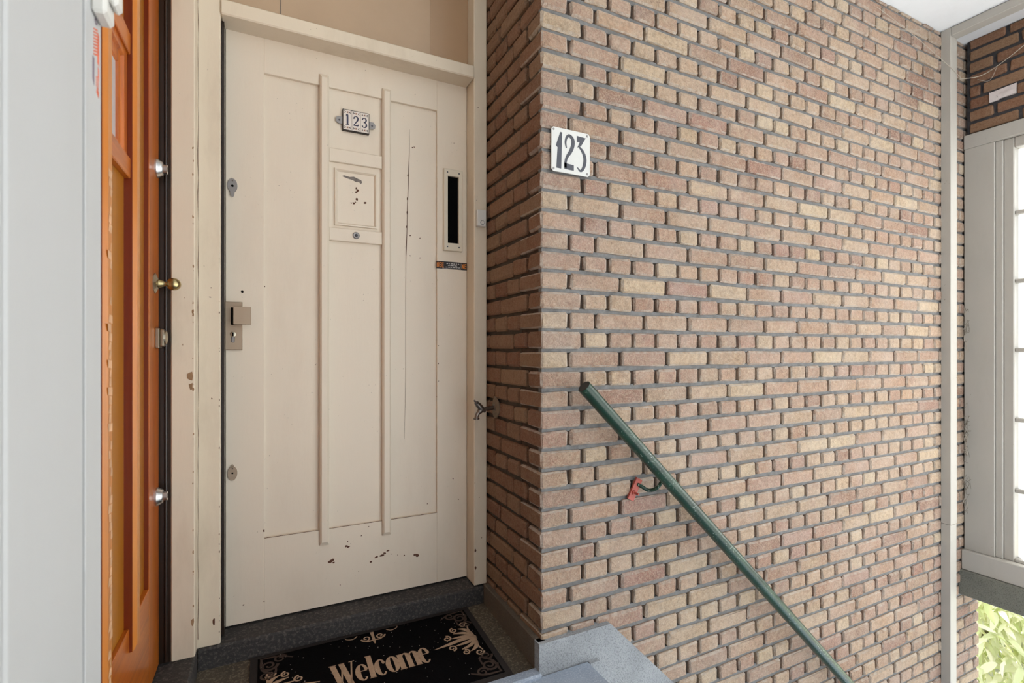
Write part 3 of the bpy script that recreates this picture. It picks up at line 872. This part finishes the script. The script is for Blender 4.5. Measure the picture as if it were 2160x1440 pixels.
fr2 = empty('trim_3', (XL, 1.3, 0.097))
tag(fr2, 'cream and white door frame around the orange wooden door', 'door frame', kind='structure')
MB().box(-0.260, XL + 0.001, 1.775, YF - 0.0005, 0.097, ZC - 0.002, 0.003).build('post', FM, fr2)
MB().box(-0.300, -0.2605, 1.782, YF, 0.097, ZC - 0.002).build('rebate_strip', M['black_gap'], fr2)['label'] = 'dark brown rebate strip'
MB().tube([(-0.2725, 1.780, 0.10), (-0.2725, 1.780, 2.15)], 0.0045, 10).build('seal', M['black_gap'], fr2, True)
MB().box(-0.30, XL, 0.7745, 0.837, 0.097, ZC - 0.002, 0.0008).build('post', M['white'], fr2)
MB().box(-0.295, XL - 0.002, 0.838, 1.774, 2.108, 2.17, 0.003).build('head', FM, fr2)
MB().box(-0.29, XL - 0.004, 0.838, 1.774, 2.17, ZC - 0.002).build('over_panel', FM, fr2)
FX = Flat((0, 1.775, 0), (1, 0, 0), (0, 0, 1), 0.0005)
for i in range(26):
    blob(FX, -0.2035 + random.uniform(-.001, .0008), random.uniform(0.13, 1.75), random.uniform(.0015, .006), 0.4)
for x, z, r, a in [(-0.212, 0.945, .016, .55), (-0.209, 0.915, .012, .5), (-.2045, 1.14, .008, .4), (-.205, 0.205, .014, .35), (-.23, 1.04, .003, .6), (-.225, 1.18, .0015, 1)]:
    blob(FX, x, z, r, a)
FX.mb.build('chipped_paint', plain('bare_old_paint', lin(150, 118, 86), 0.8, var=.2, scale=150), fr2)['kind'] = 'stuff'

# ------------------------------------------------------------------ white side wall on the left
wl = MB().box(-0.32, XL - 0.012, -1.0, 0.774, -0.02, ZC - 0.001).build('wall_left', M['white'])
tag(wl, 'white painted board wall close beside the camera', 'wall', kind='structure')
for y0, y1 in ((0.572, 0.7675), (0.368, 0.5655), (0.163, 0.3605), (-0.042, 0.1555), (-0.25, -0.049)):
    MB().box(XL - 0.014, XL - 0.0006, y0, y1, 0.0, ZC - 0.002, 0.0025).build('board', M['white'], wl)

# ------------------------------------------------------------------ small things on the doors and walls
# tile house number on the cream door
hp = empty('house_number_plaque', (0.291, YD, 1.826))
tag(hp, 'small plaque of three painted tiles reading 1 2 3 on the cream door', 'house number')
PX0, PX1, PZ0, PZ1 = 0.2435, 0.3385, 1.827, 1.9025
MB().box(PX0, PX1, YD - 0.002, YD + 0.010, PZ0 - 0.001, PZ1 + 0.001, 0.001).build('frame', M['tileframe'], hp)
tw = (PX1 - PX0 - 0.004) / 3
for s in (0, 1):
    F = Flat((PX0 if s == 0 else PX1, YD + 0.004, 1.862), (1, 0, 0), (0, 0, 1), 0.0025)
    q = -1 if s == 0 else 1
    pts = [(0, -0.0135), (q * 0.015, -0.0125), (q * 0.0225, -0.006), (q * 0.0235, 0.004), (q * 0.016, 0.0135), (0, 0.013)]
    F.poly(pts if s == 1 else pts[::-1])
    t_ = F.mb.build('bracket', M['zinc'], hp)
    MB().lathe((PX0 - 0.011 if s == 0 else PX1 + 0.011, YD + 0.0017, 1.862), (0, -1, 0), [(0, 0.0035), (0.001, 0.003), (0.001, 0)], 12).build('screw', M['ink'], t_)
D1 = [[(-.14, .42, .06), (0.0, .5, .16), (0.02, .3, .17), (0.02, -.3, .17), (0.02, -.47, .17)]]
D1x = [[(-.16, -.49, .07), (.02, -.47, .07), (.2, -.49, .07)]]
D2_ = [[(-.18, .22, .14), (-.2, .33, .1), (-.08, .47, .08), (.1, .46, .12), (.2, .3, .17), (.14, .08, .14), (-.05, -.2, .1), (-.2, -.42, .09)], [(-.24, -.44, .1), (0, -.43, .12), (.2, -.42, .12), (.22, -.28, .05)]]
D3_ = [[(-.2, .28, .13), (-.16, .4, .1), (0, .48, .08), (.15, .4, .13), (.17, .24, .15), (.08, .08, .1), (-.06, .04, .07)], [(-.06, .04, .07), (.12, -.02, .1), (.2, -.18, .16), (.16, -.38, .15), (0, -.48, .08), (-.16, -.42, .1), (-.2, -.3, .15)]]
for k, dg in enumerate((D1 + D1x, D2_, D3_)):
    cx_ = PX0 + 0.002 + tw * (k + 0.5); cz_ = (PZ0 + PZ1) / 2
    t_ = MB().box(cx_ - tw / 2 + 0.0004, cx_ + tw / 2 - 0.0004, YD - 0.004, YD - 0.001, PZ0 + 0.002, PZ1 - 0.002 + (0.0006 if k == 2 else 0), 0.0006).build('tile', M['tile'], hp)
    F = Flat((cx_ - 0.001, YD - 0.004, cz_), (0.036, 0, 0), (0, 0, 0.036), 0.0004)
    for s in dg: F.stroke(s, 6)
    F.mb.build('digit', M['ink_blue'], t_)
    for q in (0.0278, -0.0278):
        Fm = Flat((cx_, YD - 0.004, cz_), (1, 0, 0), (0, 0, 1), 0.0004)
        for a in range(6):
            t = a * math.pi / 3
            Fm.stroke([(0, q, .001), (0.0022 * math.cos(t), q + 0.0022 * math.sin(t), .0022), (0.0044 * math.cos(t), q + 0.0044 * math.sin(t), .0006)], 2)
        Fm.mb.build('flower_motif', M['motif'], t_)
        for sgn in (-1, 1):
            Fd = Flat((cx_, YD - 0.004, cz_), (1, 0, 0), (0, 0, 1), 0.0004)
            for up in (-1, 1):
                Fd.stroke([(sgn * 0.0062, q, .0016), (sgn * 0.0092, q + up * 0.0018, .0022), (sgn * 0.0118, q + up * 0.0045, .0010)], 3)
            Fd.mb.build('leaf_motif', M['motif_d'], t_)

# enamel sign on the brick corner
hs = empty('house_number_sign', (0.892, YB, 1.60))
tag(hs, 'white enamel house number sign reading 123 on the brick corner', 'sign')
SX, SZ, SW, SH = 0.8175, 1.6005, 0.148, 0.1425
def rrect(w_, h_, c): return [(c, 0), (w_ - c, 0), (w_, c), (w_, h_ - c), (w_ - c, h_), (c, h_), (0, h_ - c), (0, c)]
F = Flat((SX, YB - 0.0035, SZ), (1, 0, 0), (0, 0, 1), 0.0035); F.poly(rrect(SW, SH, 0.007))
F.mb.build('plate', M['enamel'], hs)
F = Flat((SX, YB - 0.0069, SZ), (SW, 0, 0), (0, 0, SH), 0.0006)
F.poly([(0.222, 0.907), (0.272, 0.906), (0.247, 0.079), (0.123, 0.084), (0.154, 0.55), (0.111, 0.589)][::-1])
F.mb.build('digit', M['ink'], hs)
F = Flat((SX, YB - 0.0069, SZ), (SW, 0, 0), (0, 0, SH), 0.0006)
F.stroke([(0.379, 0.571, .03), (0.358, 0.7, .045), (0.389, 0.818, .055), (0.463, 0.864, .075), (0.543, 0.789, .09), (0.546, 0.661, .092), (0.488, 0.511, .085), (0.395, 0.366, .065), (0.358, 0.242, .062), (0.357, 0.12, .062)], 6)
F.poly([(0.327, 0.236), (0.395, 0.222), (0.574, 0.206), (0.574, 0.082), (0.327, 0.088)][::-1])
F.mb.build('digit', M['ink'], hs)
F = Flat((SX, YB - 0.0069, SZ), (SW, 0, 0), (0, 0, SH), 0.0006)
F.poly([(0.654, 0.903), (0.889, 0.89), (0.765, 0.682), (0.667, 0.631), (0.728, 0.767), (0.654, 0.768)][::-1])
F.stroke([(0.715, 0.655, .04), (0.802, 0.571, .07), (0.864, 0.442, .085), (0.864, 0.301, .085), (0.815, 0.162, .07), (0.741, 0.106, .05), (0.667, 0.174, .025)], 6)
F.mb.build('digit', M['ink'], hs)
for x, z in ((0.055, 0.945), (0.93, 0.945), (0.055, 0.06), (0.93, 0.06)):
    MB().lathe((SX + x * SW, YB - 0.007, SZ + z * SH), (0, -1, 0), [(0, 0.0038), (0.0012, 0.0034), (0.0015, 0)], 14).build('screw', M['zinc'], hs)

# doorbell
db = empty('doorbell', (0.755, YF, 1.508))
tag(db, 'small white doorbell button on the right frame post beside the letter slot', 'doorbell')
MB().box(0.734, 0.773, YF - 0.018, YF, 1.508, 1.574, 0.003).build('case', M['plastic'], db)
MB().lathe((0.756, YF - 0.018, 1.5235), (0, -1, 0), [(0, 0.0088), (0.0012, 0.0088), (0.0012, 0)], 22).build('ring', M['ink'], db)
MB().lathe((0.756, YF - 0.018, 1.5235), (0, -1, 0), [(0, 0.0075), (0.002, 0.0072), (0.0026, 0)], 22).build('button', M['plastic'], db)

# mailbox sticker
sk = empty('mail_sticker', (0.662, YD, 1.347))
tag(sk, 'black and orange no junk mail sticker under the letter slot', 'sticker')
Fs = Flat((0.5975, YD - 0.0002, 1.347), (1, 0, 0), (0, 0, 1), 0.0006)
Fs.poly([(0, 0), (0.129, 0), (0.129, 0.0295), (0, 0.0295)]); Fs.mb.build('backing', M['black_ink'], sk)
def block_text(s, x, z, h, wd, mat, name, st=0.2):
    F = Flat((x, YD - 0.0008, z), (1, 0, 0), (0, 0, 1), 0.0003)
    for i, c in enumerate(s):
        X = i * wd * 1.18; t = wd * 0.27
        segs = {'N': [[(X, 0), (X + t, 0), (X + t, h), (X, h)], [(X + wd - t, 0), (X + wd, 0), (X + wd, h), (X + wd - t, h)], [(X, h), (X + wd - t, 0), (X + wd, 0), (X + t, h)]],
                'E': [[(X, 0), (X + t, 0), (X + t, h), (X, h)]] + [[(X, q), (X + wd, q), (X + wd, q + h * st), (X, q + h * st)] for q in (0, h * 0.4, h * (1 - st))]}[c]
        for q in segs: F.poly(q)
    F.mb.build(name, mat, sk)
block_text('NEE', 0.6, 1.3515, 0.0205, 0.0085, M['orange_ink'], 'print')
block_text('NE', 0.705, 1.3515, 0.0205, 0.0088, M['orange_ink'], 'print')
Ft = Flat((0.634, YD - 0.0008, 1.3475), (1, 0, 0), (0, 0, 1), 0.0003)
for z, x0, x1 in ((0.0195, 0.006, 0.06), (0.0125, 0.012, 0.054), (0.0055, 0.002, 0.064)):
    x = x0
    while x < x1:
        wd = random.uniform(0.004, 0.011); xe = min(x + wd, x1)
        n = max(1, int((xe - x) / 0.0018))
        for i in range(n):
            a = x + i * 0.0018; h = random.choice([0.003, 0.003, 0.0045])
            Ft.poly([(a, z), (a + 0.0012, z), (a + 0.0012, z + h), (a, z + h)])
        x = xe + 0.002
Ft.poly([(0.0675, 0.005), (0.0683, 0.005), (0.0683, 0.025), (0.0675, 0.025)])
x = -0.012
while x < 0.066:
    Ft.poly([(x, 0.0015), (x + 0.0022, 0.0015), (x + 0.0022, 0.0026), (x, 0.0026)]); x += 0.0032
Ft.mb.build('small_print', M['white_ink'], sk)

# garden tap on the recess side wall
tp = empty('water_tap', (XR, 1.754, 0.80))
tag(tp, 'old tarnished metal tap on the brick side wall by the cream door', 'tap')
TM = M['tapmetal']
MB().lathe((XR + 0.004, 1.754, 0.803), (-1, 0, 0), [(0, 0.015), (0.006, 0.015), (0.009, 0.0125), (0.011, 0.009)], 18).build('flange', TM, tp, True, 30)
MB().tube([(XR, 1.754, 0.803), (0.745, 1.754, 0.799), (0.728, 1.754, 0.797)], [0.0078, 0.0078, 0.0098], 16).build('pipe', TM, tp, True)
MB().tube([(0.742, 1.754, 0.793), (0.730, 1.754, 0.797), (0.716, 1.754, 0.813), (0.709, 1.754, 0.820)], [0.0085, 0.0115, 0.011, 0.0095], 16).build('valve_body', TM, tp, True)
MB().tube([(0.711, 1.754, 0.818), (0.7045, 1.754, 0.8255)], 0.0088, 6).build('gland_nut', TM, tp)
MB().tube([(0.705, 1.754, 0.825), (0.697, 1.754, 0.834)], 0.0036, 10).build('spindle', TM, tp, True)
MB().tube(spline([(0.728, 1.754, 0.797), (0.717, 1.754, 0.789), (0.709, 1.754, 0.778), (0.706, 1.754, 0.766)], 4), [0.0105] * 5 + [0.008] * 8, 14).build('spout', TM, tp, True)
MB().lathe((0.706, 1.754, 0.768), (0, 0, -1), [(0, 0.009), (0.001, 0.0118), (0.006, 0.0118), (0.007, 0.010), (0.007, 0)], 18).build('nozzle_ring', TM, tp, True, 30)
F = Flat((XR - 0.0004, 1.748, 0.803), (0, -1, 0), (0, 0, 1), 0.003)
F.poly([(0.036 * math.cos(i * .449) * random.uniform(.75, 1.1), 0.042 * math.sin(i * .449) * random.uniform(.8, 1.1)) for i in range(14)])
F.mb.build('mortar_patch', plain('smeared_mortar', lin(128, 112, 94), 0.95, bump=.5, scale=200, var=.12), wall_k)

# stair handrail
hr = empty('stair_handrail', (1.2, 1.32, 0.5))
tag(hr, 'dark green steel tube handrail sloping down the brick wall', 'handrail')
R0 = Vector((0.8973, 1.32, 0.9081)); RD = Vector((1.3516, 0, -1.3114)).normalized()
R1 = R0 + RD * 3.05
MB().tube([R0, R0 + RD * 1.5, R1], 0.0222, 28).build('tube', M['green'], hr, True)
cp = MB(); cp.tube([R0 - RD * 0.0012, R0 + RD * 0.001], 0.0205, 24); cp.build('end_cap', plain('dark_end_cap', lin(36, 36, 34), 0.6), hr)
def bracket(x):
    t = (x - R0.x) / RD.x; K = R0 + RD * t
    W_ = Vector((K.x - 0.062, YB, K.z - 0.034))
    bk = MB().tube(spline([tuple(K + Vector((-0.002, 0.008, -0.018))), (K.x - 0.010, 1.345, K.z - 0.045), (K.x - 0.028, 1.366, K.z - 0.056), (W_.x + 0.012, 1.380, W_.z - 0.008), (W_.x, YB + 0.004, W_.z)], 6), 0.0065, 12).build('bracket_arm', M['green'], hr, True)
    d = Vector((0.036, 0, 0.062)).normalized(); n = Vector((0, -1, 0)); s = d.cross(n)
    c = W_ + d * -0.022 + Vector((0.003, -0.001, 0))
    V = [c + d * a * 0.040 + s * b * 0.0135 + n * h for h in (-0.002, 0.006) for a, b in ((-1, -1), (1, -1), (1, 1), (-1, 1))]
    bp = MB().add(V, [(0, 1, 2, 3), (4, 5, 6, 7), (0, 1, 5, 4), (1, 2, 6, 5), (2, 3, 7, 6), (3, 0, 4, 7)]).build('wall_plate', M['redpaint'], hr)
    b0 = c - d * 0.012
    MB().tube([b0 + n * 0.005, b0 + n * 0.010], 0.0085, 6).build('nut', M['redpaint'], bp)
    MB().tube([b0 + n * 0.009, b0 + n * 0.026 + Vector((0.004, 0, -0.002))], 0.0042, 10).build('bolt', M['redpaint'], bp)
bracket(1.228); bracket(2.60)

# white box and worn sticker on the near white frame
bx = empty('bell_box', (XL, 0.805, 1.45))
tag(bx, 'small white plastic box on the white frame at the top left corner', 'box')
MB().box(XL - 0.001, XL + 0.016, 0.792, 0.832, 1.450, 1.545, 0.004).build('case', M['plastic'], bx)
MB().box(XL + 0.016, XL + 0.026, 0.800, 0.828, 1.468, 1.540, 0.004).build('cover', M['plastic'], bx)
ws = empty('worn_sticker', (XL, 0.815, 1.36))
tag(ws, 'worn strip of red and grey lettering on the white frame', 'sticker')
F = Flat((XL - 0.0001, 0.8135, 1.358), (0, 1.6, 0), (0, 0, 1), 0.0004)
F.poly([(0.0045, 0.040), (0.009, 0.038), (0.009, 0.078), (0.006, 0.080)])
for i in range(9): F.poly([(-0.006, 0.044 + i * .004), (-0.0048, 0.043 + i * .004), (0.0055, 0.049 + i * .004), (0.0045, 0.051 + i * .004)])
F.poly([(0.002, 0.0), (0.008, -0.004), (0.0085, 0.004), (0.003, 0.007)]); F.poly([(0.0035, 0.022), (0.009, 0.020), (0.009, 0.034), (0.006, 0.036), (0.0065, 0.024)])
for i in range(4): F.poly([(0.001, 0.008 + i * .0035), (0.0085, 0.007 + i * .0035), (0.0085, 0.0085 + i * .0035), (0.001, 0.0095 + i * .0035)])
F.mb.build('print', M['red_ink'], ws)
F = Flat((XL - 0.0001, 0.8135, 1.358), (0, 1.6, 0), (0, 0, 1), 0.0004)
F.poly([(-0.0075, 0.010), (-0.004, 0.004), (-0.0035, 0.039), (-0.0075, 0.040)])
F.mb.build('print', M['grey_ink'], ws)
F = Flat((XL - 0.0001, 0.8135, 1.358), (0, 1.6, 0), (0, 0, 1), 0.0004)
F.stroke([(0.0, 0.093, .002), (0.003, 0.090, .002), (0.0005, 0.086, .002), (-0.002, 0.089, .002), (0.0, 0.093, .002)], 3)
F.mb.build('print', M['grey_ink'], ws)

# ------------------------------------------------------------------ doormat
mt = empty('doormat', (0.32, 1.62, 0.01))
tag(mt, 'black doormat with tan Welcome lettering and scroll ornaments', 'doormat')
MX0, MX1, MY0, MY1 = -0.052, 0.693, 1.408, 1.822
zf = lambda y: 0.0 + (y - 1.402) / (1.84 - 1.402) * 0.022
def matplane(x0, x1, y0, y1, h0, h1):
    v = [(x, y, zf(y) + h) for h in (h0, h1) for (x, y) in ((x0, y0), (x1, y0), (x1, y1), (x0, y1))]
    return MB().add(v, [(0, 1, 2, 3), (4, 5, 6, 7), (0, 1, 5, 4), (1, 2, 6, 5), (2, 3, 7, 6), (3, 0, 4, 7)])
matplane(MX0, MX1, MY0, MY1, 0.0004, 0.006).build('rubber_base', M['rubber'], mt)
matplane(MX0 + 0.022, MX1 - 0.022, MY0 + 0.02, MY1 - 0.02, 0.0055, 0.009).build('pile', M['matblack'], mt)
slope = 0.022 / 0.438
def matflat(x, y, s, h=0.009): return Flat((x, y, zf(y) + h), (s, 0, 0), (0, s, slope * s), 0.0006)
def letter(c, x, s):
    """strokes in units of the cap height, at x"""
    A = []
    T = 0.155; t = 0.045
    if c == 'W':
        A += [[(0.03, 1.0, T), (0.20, 0.0, T)], [(0.20, 0.03, t), (0.30, 0.85, t)], [(0.28, 1.0, T), (0.46, 0.0, T)], [(0.46, 0.03, t), (0.58, 0.98, t)],
              [(-0.07, 0.985, .035), (0.14, 0.985, .035)], [(0.20, 0.985, .035), (0.38, 0.985, .035)], [(0.50, 0.985, .035), (0.66, 0.985, .035)]]
        w_ = 0.70
    elif c == 'l':
        A += [[(0.09, 0.0, T), (0.09, 1.04, T)], [(-0.01, 0.015, .035), (0.19, 0.015, .035)], [(-0.01, 1.02, .035), (0.10, 1.02, .035)]]; w_ = 0.22
    elif c in 'ceo':
        cx_, cy_, rx, ry = 0.17, 0.36, 0.125, 0.35
        n = 20; a0, a1 = {'o': (0, 360), 'c': (45, 318), 'e': (12, 318)}[c]
        pts = []
        for i in range(n + 1):
            t_ = math.radians(a0 + (a1 - a0) * i / n)
            wd = t + (T - t) * abs(math.cos(t_)) ** 1.5
            if c in 'ce' and math.cos(t_) > 0: wd = t + (0.10 - t) * abs(math.cos(t_)) if c == 'e' and math.sin(t_) > 0 else t + 0.01
            pts.append((cx_ + rx * math.cos(t_), cy_ + ry * math.sin(t_), wd))
        A.append(pts)
        if c == 'e': A.append([(0.06, 0.42, .04), (0.31, 0.42, .04)])
        if c == 'c': A.append([(0.245, 0.63, .07), (0.262, 0.55, .09), (0.25, 0.49, .04)])
        w_ = 0.37
    elif c == 'm':
        for k in range(3): A.append([(0.09 + k * 0.24, 0.0, T), (0.09 + k * 0.24, 0.60 if k else 0.71, T)])
        for k in range(2): A.append([(0.13 + k * .24, 0.56, .04), (0.19 + k * .24, 0.675, .05), (0.27 + k * .24, 0.68, .08), (0.33 + k * .24, 0.60, .14)])
        for k in range(3): A.append([(-0.01 + k * .24, 0.015, .035), (0.19 + k * .24, 0.015, .035)])
        A.append([(-0.01, 0.69, .035), (0.1, 0.69, .035)]); w_ = 0.70
    F = matflat(0, 0, 1)
    F = matflat(x, BY, s)
    for st_ in A:
        if len(st_) == 2:
            v, f = ribbon([(p[0], p[1]) for p in st_], [p[2] for p in st_]); F.quads(v, f)
        else: F.stroke(st_, 3)
    o = F.mb.build('lettering', M['mattan'], mt)
    return w_
BY = 1.566; S = 0.106
X = 0.178
tot = 0.70 + 0.37 + 0.22 + 0.37 + 0.37 + 0.70 + 0.37
sx = (0.481 - 0.178) / (tot * S)
for c in 'Welcome':
    X0 = X
    wv = letter(c, X0, S)
    X += wv * S * sx

def curl(F, x, y, r, a0, turns, w0, sgn=1):
    pts = []
    n = int(14 * turns)
    for i in range(n + 1):
        t = i / n; a = a0 + sgn * turns * 2 * math.pi * t; q = r * (1 - 0.78 * t)
        pts.append((x + q * math.cos(a), y + q * math.sin(a), w0 * (1 - 0.45 * t)))
    v, f = ribbon([(p[0], p[1]) for p in pts], [p[2] for p in pts]); F.quads(v, f)
def ornament_side(x, y, sg, mat, nm='ornament'):
    """palmette pointing towards the lettering; sg = -1 on the right half"""
    F = matflat(x, y, 1)
    P_ = lambda a, b: (sg * a, b)
    F.stroke([(sg * 0.0, 0, .012), (sg * 0.05, 0.004, .016), (sg * 0.10, -0.004, .013), (sg * 0.155, -0.012, .002)], 5)
    for b in (1, -1):
        for k, (l, hgt) in enumerate(((0.085, 0.022), (0.070, 0.046), (0.045, 0.066))):
            F.stroke([(sg * 0.004, b * 0.004, .004), (sg * l * .45, b * hgt * .75, .014), (sg * l, b * hgt, .003)], 5)
        curl(F, sg * 0.098, b * 0.028, 0.015, math.pi / 2 if b > 0 else -math.pi / 2, 1.3, .0065, b * sg)
        curl(F, sg * 0.062, b * 0.064, 0.014, math.pi / 2, 1.3, .0065, b)
        curl(F, sg * 0.02, b * 0.082, 0.015, 0, 1.3, .0065, -b * sg)
        F.stroke([(sg * 0.005, b * 0.02, .004), (sg * 0.012, b * 0.05, .006), (sg * 0.006, b * 0.075, .004)], 4)
    F.mb.build(nm, mat, mt)
ornament_side(0.655, 1.628, -1, M['mattan'])
ornament_side(-0.014, 1.628, 1, M['mattan'])
def corner_orn(x, y, sx_, sy_, mat):
    F = matflat(x, y, 1)
    curl(F, sx_ * 0.030, sy_ * 0.045, 0.026, 0, 1.5, .010, sx_ * sy_)
    curl(F, sx_ * 0.062, sy_ * 0.022, 0.020, 0, 1.4, .008, -sx_ * sy_)
    curl(F, sx_ * 0.022, sy_ * 0.092, 0.020, 0, 1.4, .008, sx_ * sy_)
    F.stroke([(sx_ * 0.008, sy_ * 0.006, .006), (sx_ * 0.012, sy_ * 0.06, .010), (sx_ * 0.045, sy_ * 0.09, .008), (sx_ * 0.050, sy_ * 0.055, .005)], 5)
    F.stroke([(sx_ * 0.004, sy_ * 0.004, .005), (sx_ * 0.06, sy_ * 0.008, .009), (sx_ * 0.10, sy_ * 0.03, .004)], 5)
    F.mb.build('ornament', mat, mt)
for (x, y, a, b) in ((MX1 - .024, MY1 - .022, -1, -1), (MX0 + .024, MY1 - .022, 1, -1), (MX1 - .024, MY0 + .022, -1, 1), (MX0 + .024, MY0 + .022, 1, 1)):
    corner_orn(x, y, a, b, M['matbrown'])
F = matflat(0.327, 1.80, 1)
F.stroke([(0, 0.0, .012), (0, -0.03, .009), (0, -0.048, .010), (0, -0.068, .003)], 4)
for s in (1, -1):
    curl(F, s * 0.024, -0.030, 0.016, math.pi if s < 0 else 0, 1.3, .0065, -s)
    F.stroke([(0, -0.046, .004), (s * 0.02, -0.048, .007), (s * 0.036, -0.036, .004)], 4)
    F.stroke([(s * 0.05, -0.004, .004), (s * 0.065, -0.016, .004), (s * 0.085, -0.010, .003), (s * .09, 0, .002)], 4)
F.mb.build('ornament', M['mattan'], mt)
Fl = matflat(0, 0, 1); Fl = Flat((0, 1.402, 0.0095), (1, 0, 0), (0, 1, slope), 0.0004)
for i in range(150):
    x = random.uniform(MX0 + .03, MX1 - .03); y = random.uniform(MY0, MY1 - .02) - 1.402; r = random.uniform(.0005, .0014)
    a = random.uniform(0, 3.14)
    Fl.poly([(x + r * math.cos(a + q) * (1.6 if q in (0,) else 1), y + r * math.sin(a + q)) for q in (0, 1.6, 3.1, 4.6)])
lo = Fl.mb.build('lint', M['lint'], mt); lo['kind'] = 'stuff'

# ------------------------------------------------------------------ cobwebs
cw = empty('cobweb', (3.23, 1.33, 2.50))
tag(cw, 'dusty cobweb strands across the white post near the ceiling', 'cobweb')
def strand(pts, r, mat, parent): MB().tube(spline(pts, 6), r, 5).build('strand', mat, parent)
strand([(2.62, 1.385, 2.665), (2.85, 1.375, 2.62), (3.05, 1.37, 2.575), (3.232, 1.350, 2.505), (3.34, 1.35, 2.475)], 0.0011, M['dust'], cw)
strand([(3.34, 1.35, 2.475), (XW - 0.02, 1.31, 2.50), (XW - 0.01, 1.22, 2.535), (XW - 0.01, 1.10, 2.60)], 0.002, M['dust'], cw)
strand([(XW - 0.012, 1.33, 2.49), (XW - 0.012, 1.28, 2.46), (XW - 0.012, 1.25, 2.515)], 0.0012, M['dust'], cw)
strand([(2.55, 1.385, 2.56), (2.8, 1.375, 2.60), (3.0, 1.38, 2.66)], 0.0008, M['dust'], cw)
cw2 = empty('cobweb', (XW - 0.02, 1.38, 0.6))
tag(cw2, 'clump of old dusty cobweb in the corner between brick wall and window frame', 'cobweb')
for i in range(46):
    z = random.choice([random.gauss(0.62, 0.05), random.gauss(0.52, 0.06), random.gauss(1.15, .06), random.uniform(0.15, 0.35)])
    p = [(XW - random.uniform(0.006, 0.05), YB - random.uniform(0.005, 0.035), z + random.uniform(-.04, .04)) for _ in range(4)]
    strand(p, random.uniform(0.0004, 0.0011), random.choice([M['dust'], M['dustdark'], M['dustdark']]), cw2)

# ------------------------------------------------------------------ garden
g0 = MB().box(-30, 40, -40, 40, -2.2, -1.76).build('ground', M['ground'])
tag(g0, 'garden ground outside the porch', 'ground', kind='structure')

def leaf_mesh(k):
    n = 5; V = []; F = []
    L = 0.13; W_ = 0.017 + 0.003 * k
    for i in range(n + 1):
        t = i / n; w_ = W_ * math.sin(math.pi * min(1, t * 0.92 + 0.06)) ** 0.8
        bend = -0.05 * t * t * (1 + 0.4 * k)
        V += [(L * t, -w_, bend + 0.006), (L * t, 0, bend), (L * t, w_, bend + 0.006)]
    for i in range(n):
        a = 3 * i
        F += [(a, a + 1, a + 4, a + 3), (a + 1, a + 2, a + 5, a + 4)]
    me = bpy.data.meshes.new('leaf'); me.from_pydata(V, [], F); me.materials.append(M['leaf']); me.shade_smooth(); return me
leaves = [leaf_mesh(k) for k in range(4)]
def shrub(cx_, cy_, rx, h, n_single, n_rest, label):
    root = empty('laurel_shrub', (cx_, cy_, -1.76)); tag(root, label, 'shrub', 'laurel shrubs outside')
    V = []; F = []; B = []
    spots = []
    for i in range(n_single + n_rest):
        a = random.uniform(0, 2 * math.pi); el = random.uniform(0.0, 1.0)
        rr = random.uniform(0.72, 1.04)
        ph = math.asin(el)
        p = Vector((cx_ + rx * rr * math.cos(a) * math.cos(ph * .9), cy_ + rx * rr * math.sin(a) * math.cos(ph * .9), -1.72 + h * rr * el))
        yaw = a + random.uniform(-1.0, 1.0)
        e = Matrix.Translation(p) @ Matrix.Rotation(yaw, 4, 'Z') @ Matrix.Rotation(random.uniform(-0.5, 0.75), 4, 'Y') @ Matrix.Rotation(random.uniform(-.7, .7), 4, 'X') @ Matrix.Scale(random.uniform(0.55, 1.0), 4)
        fwd = p.x * math.sin(YAW) + p.y * math.cos(YAW); lat = p.x * math.cos(YAW) - p.y * math.sin(YAW)
        px = 1080 + FPX * lat / fwd; py = 737 - FPX * (p.z - CAM_Z) / fwd
        inv = 2050 < px < 2190 and 1240 < py < 1470 and (p - Vector((cx_, cy_, -1))).dot(Vector((0, 0, CAM_Z)) - Vector((cx_, cy_, -1))) > 0
        spots.append((0 if inv else 1, fwd, e))
    spots.sort(key=lambda s: (s[0], s[1]))
    for k, (_, _, e) in enumerate(spots):
        me = random.choice(leaves)
        if k < n_single:
            o = bpy.data.objects.new('leaf', me); COL.objects.link(o); o.parent = root
            o.matrix_parent_inverse = Matrix.Translation((-cx_, -cy_, 1.76)); o.matrix_basis = e
        else:
            n = len(V); V += [tuple(e @ v.co) for v in me.vertices]; b = random.random()
            for pl_ in me.polygons: F.append([n + q for q in pl_.vertices]); B.append(b)
    me = bpy.data.meshes.new('foliage'); me.from_pydata(V, [], F)
    me.attributes.new('brand', 'FLOAT', 'FACE').data.foreach_set('value', B); me.materials.append(M['leaf'])
    o = bpy.data.objects.new('foliage', me); o['kind'] = 'stuff'; COL.objects.link(o); adopt(o, root)
    for k in range(7):
        a = k * 0.9
        MB().tube(spline([(cx_, cy_, -1.76), (cx_ + rx * .3 * math.cos(a), cy_ + rx * .3 * math.sin(a), -1.76 + h * .4), (cx_ + rx * .7 * math.cos(a), cy_ + rx * .7 * math.sin(a), -1.76 + h * .7)], 4), [0.012] * 5 + [0.007] * 4, 6).build('stem', M['stem'], root)
shrub(5.55, 2.25, 1.15, 1.45, 280, 11000, 'pale green leafy shrub outside, seen under the concrete beam')
shrub(6.2, -0.2, 1.0, 1.2, 40, 1500, 'lower leafy shrub outside, right of the opening under the beam')
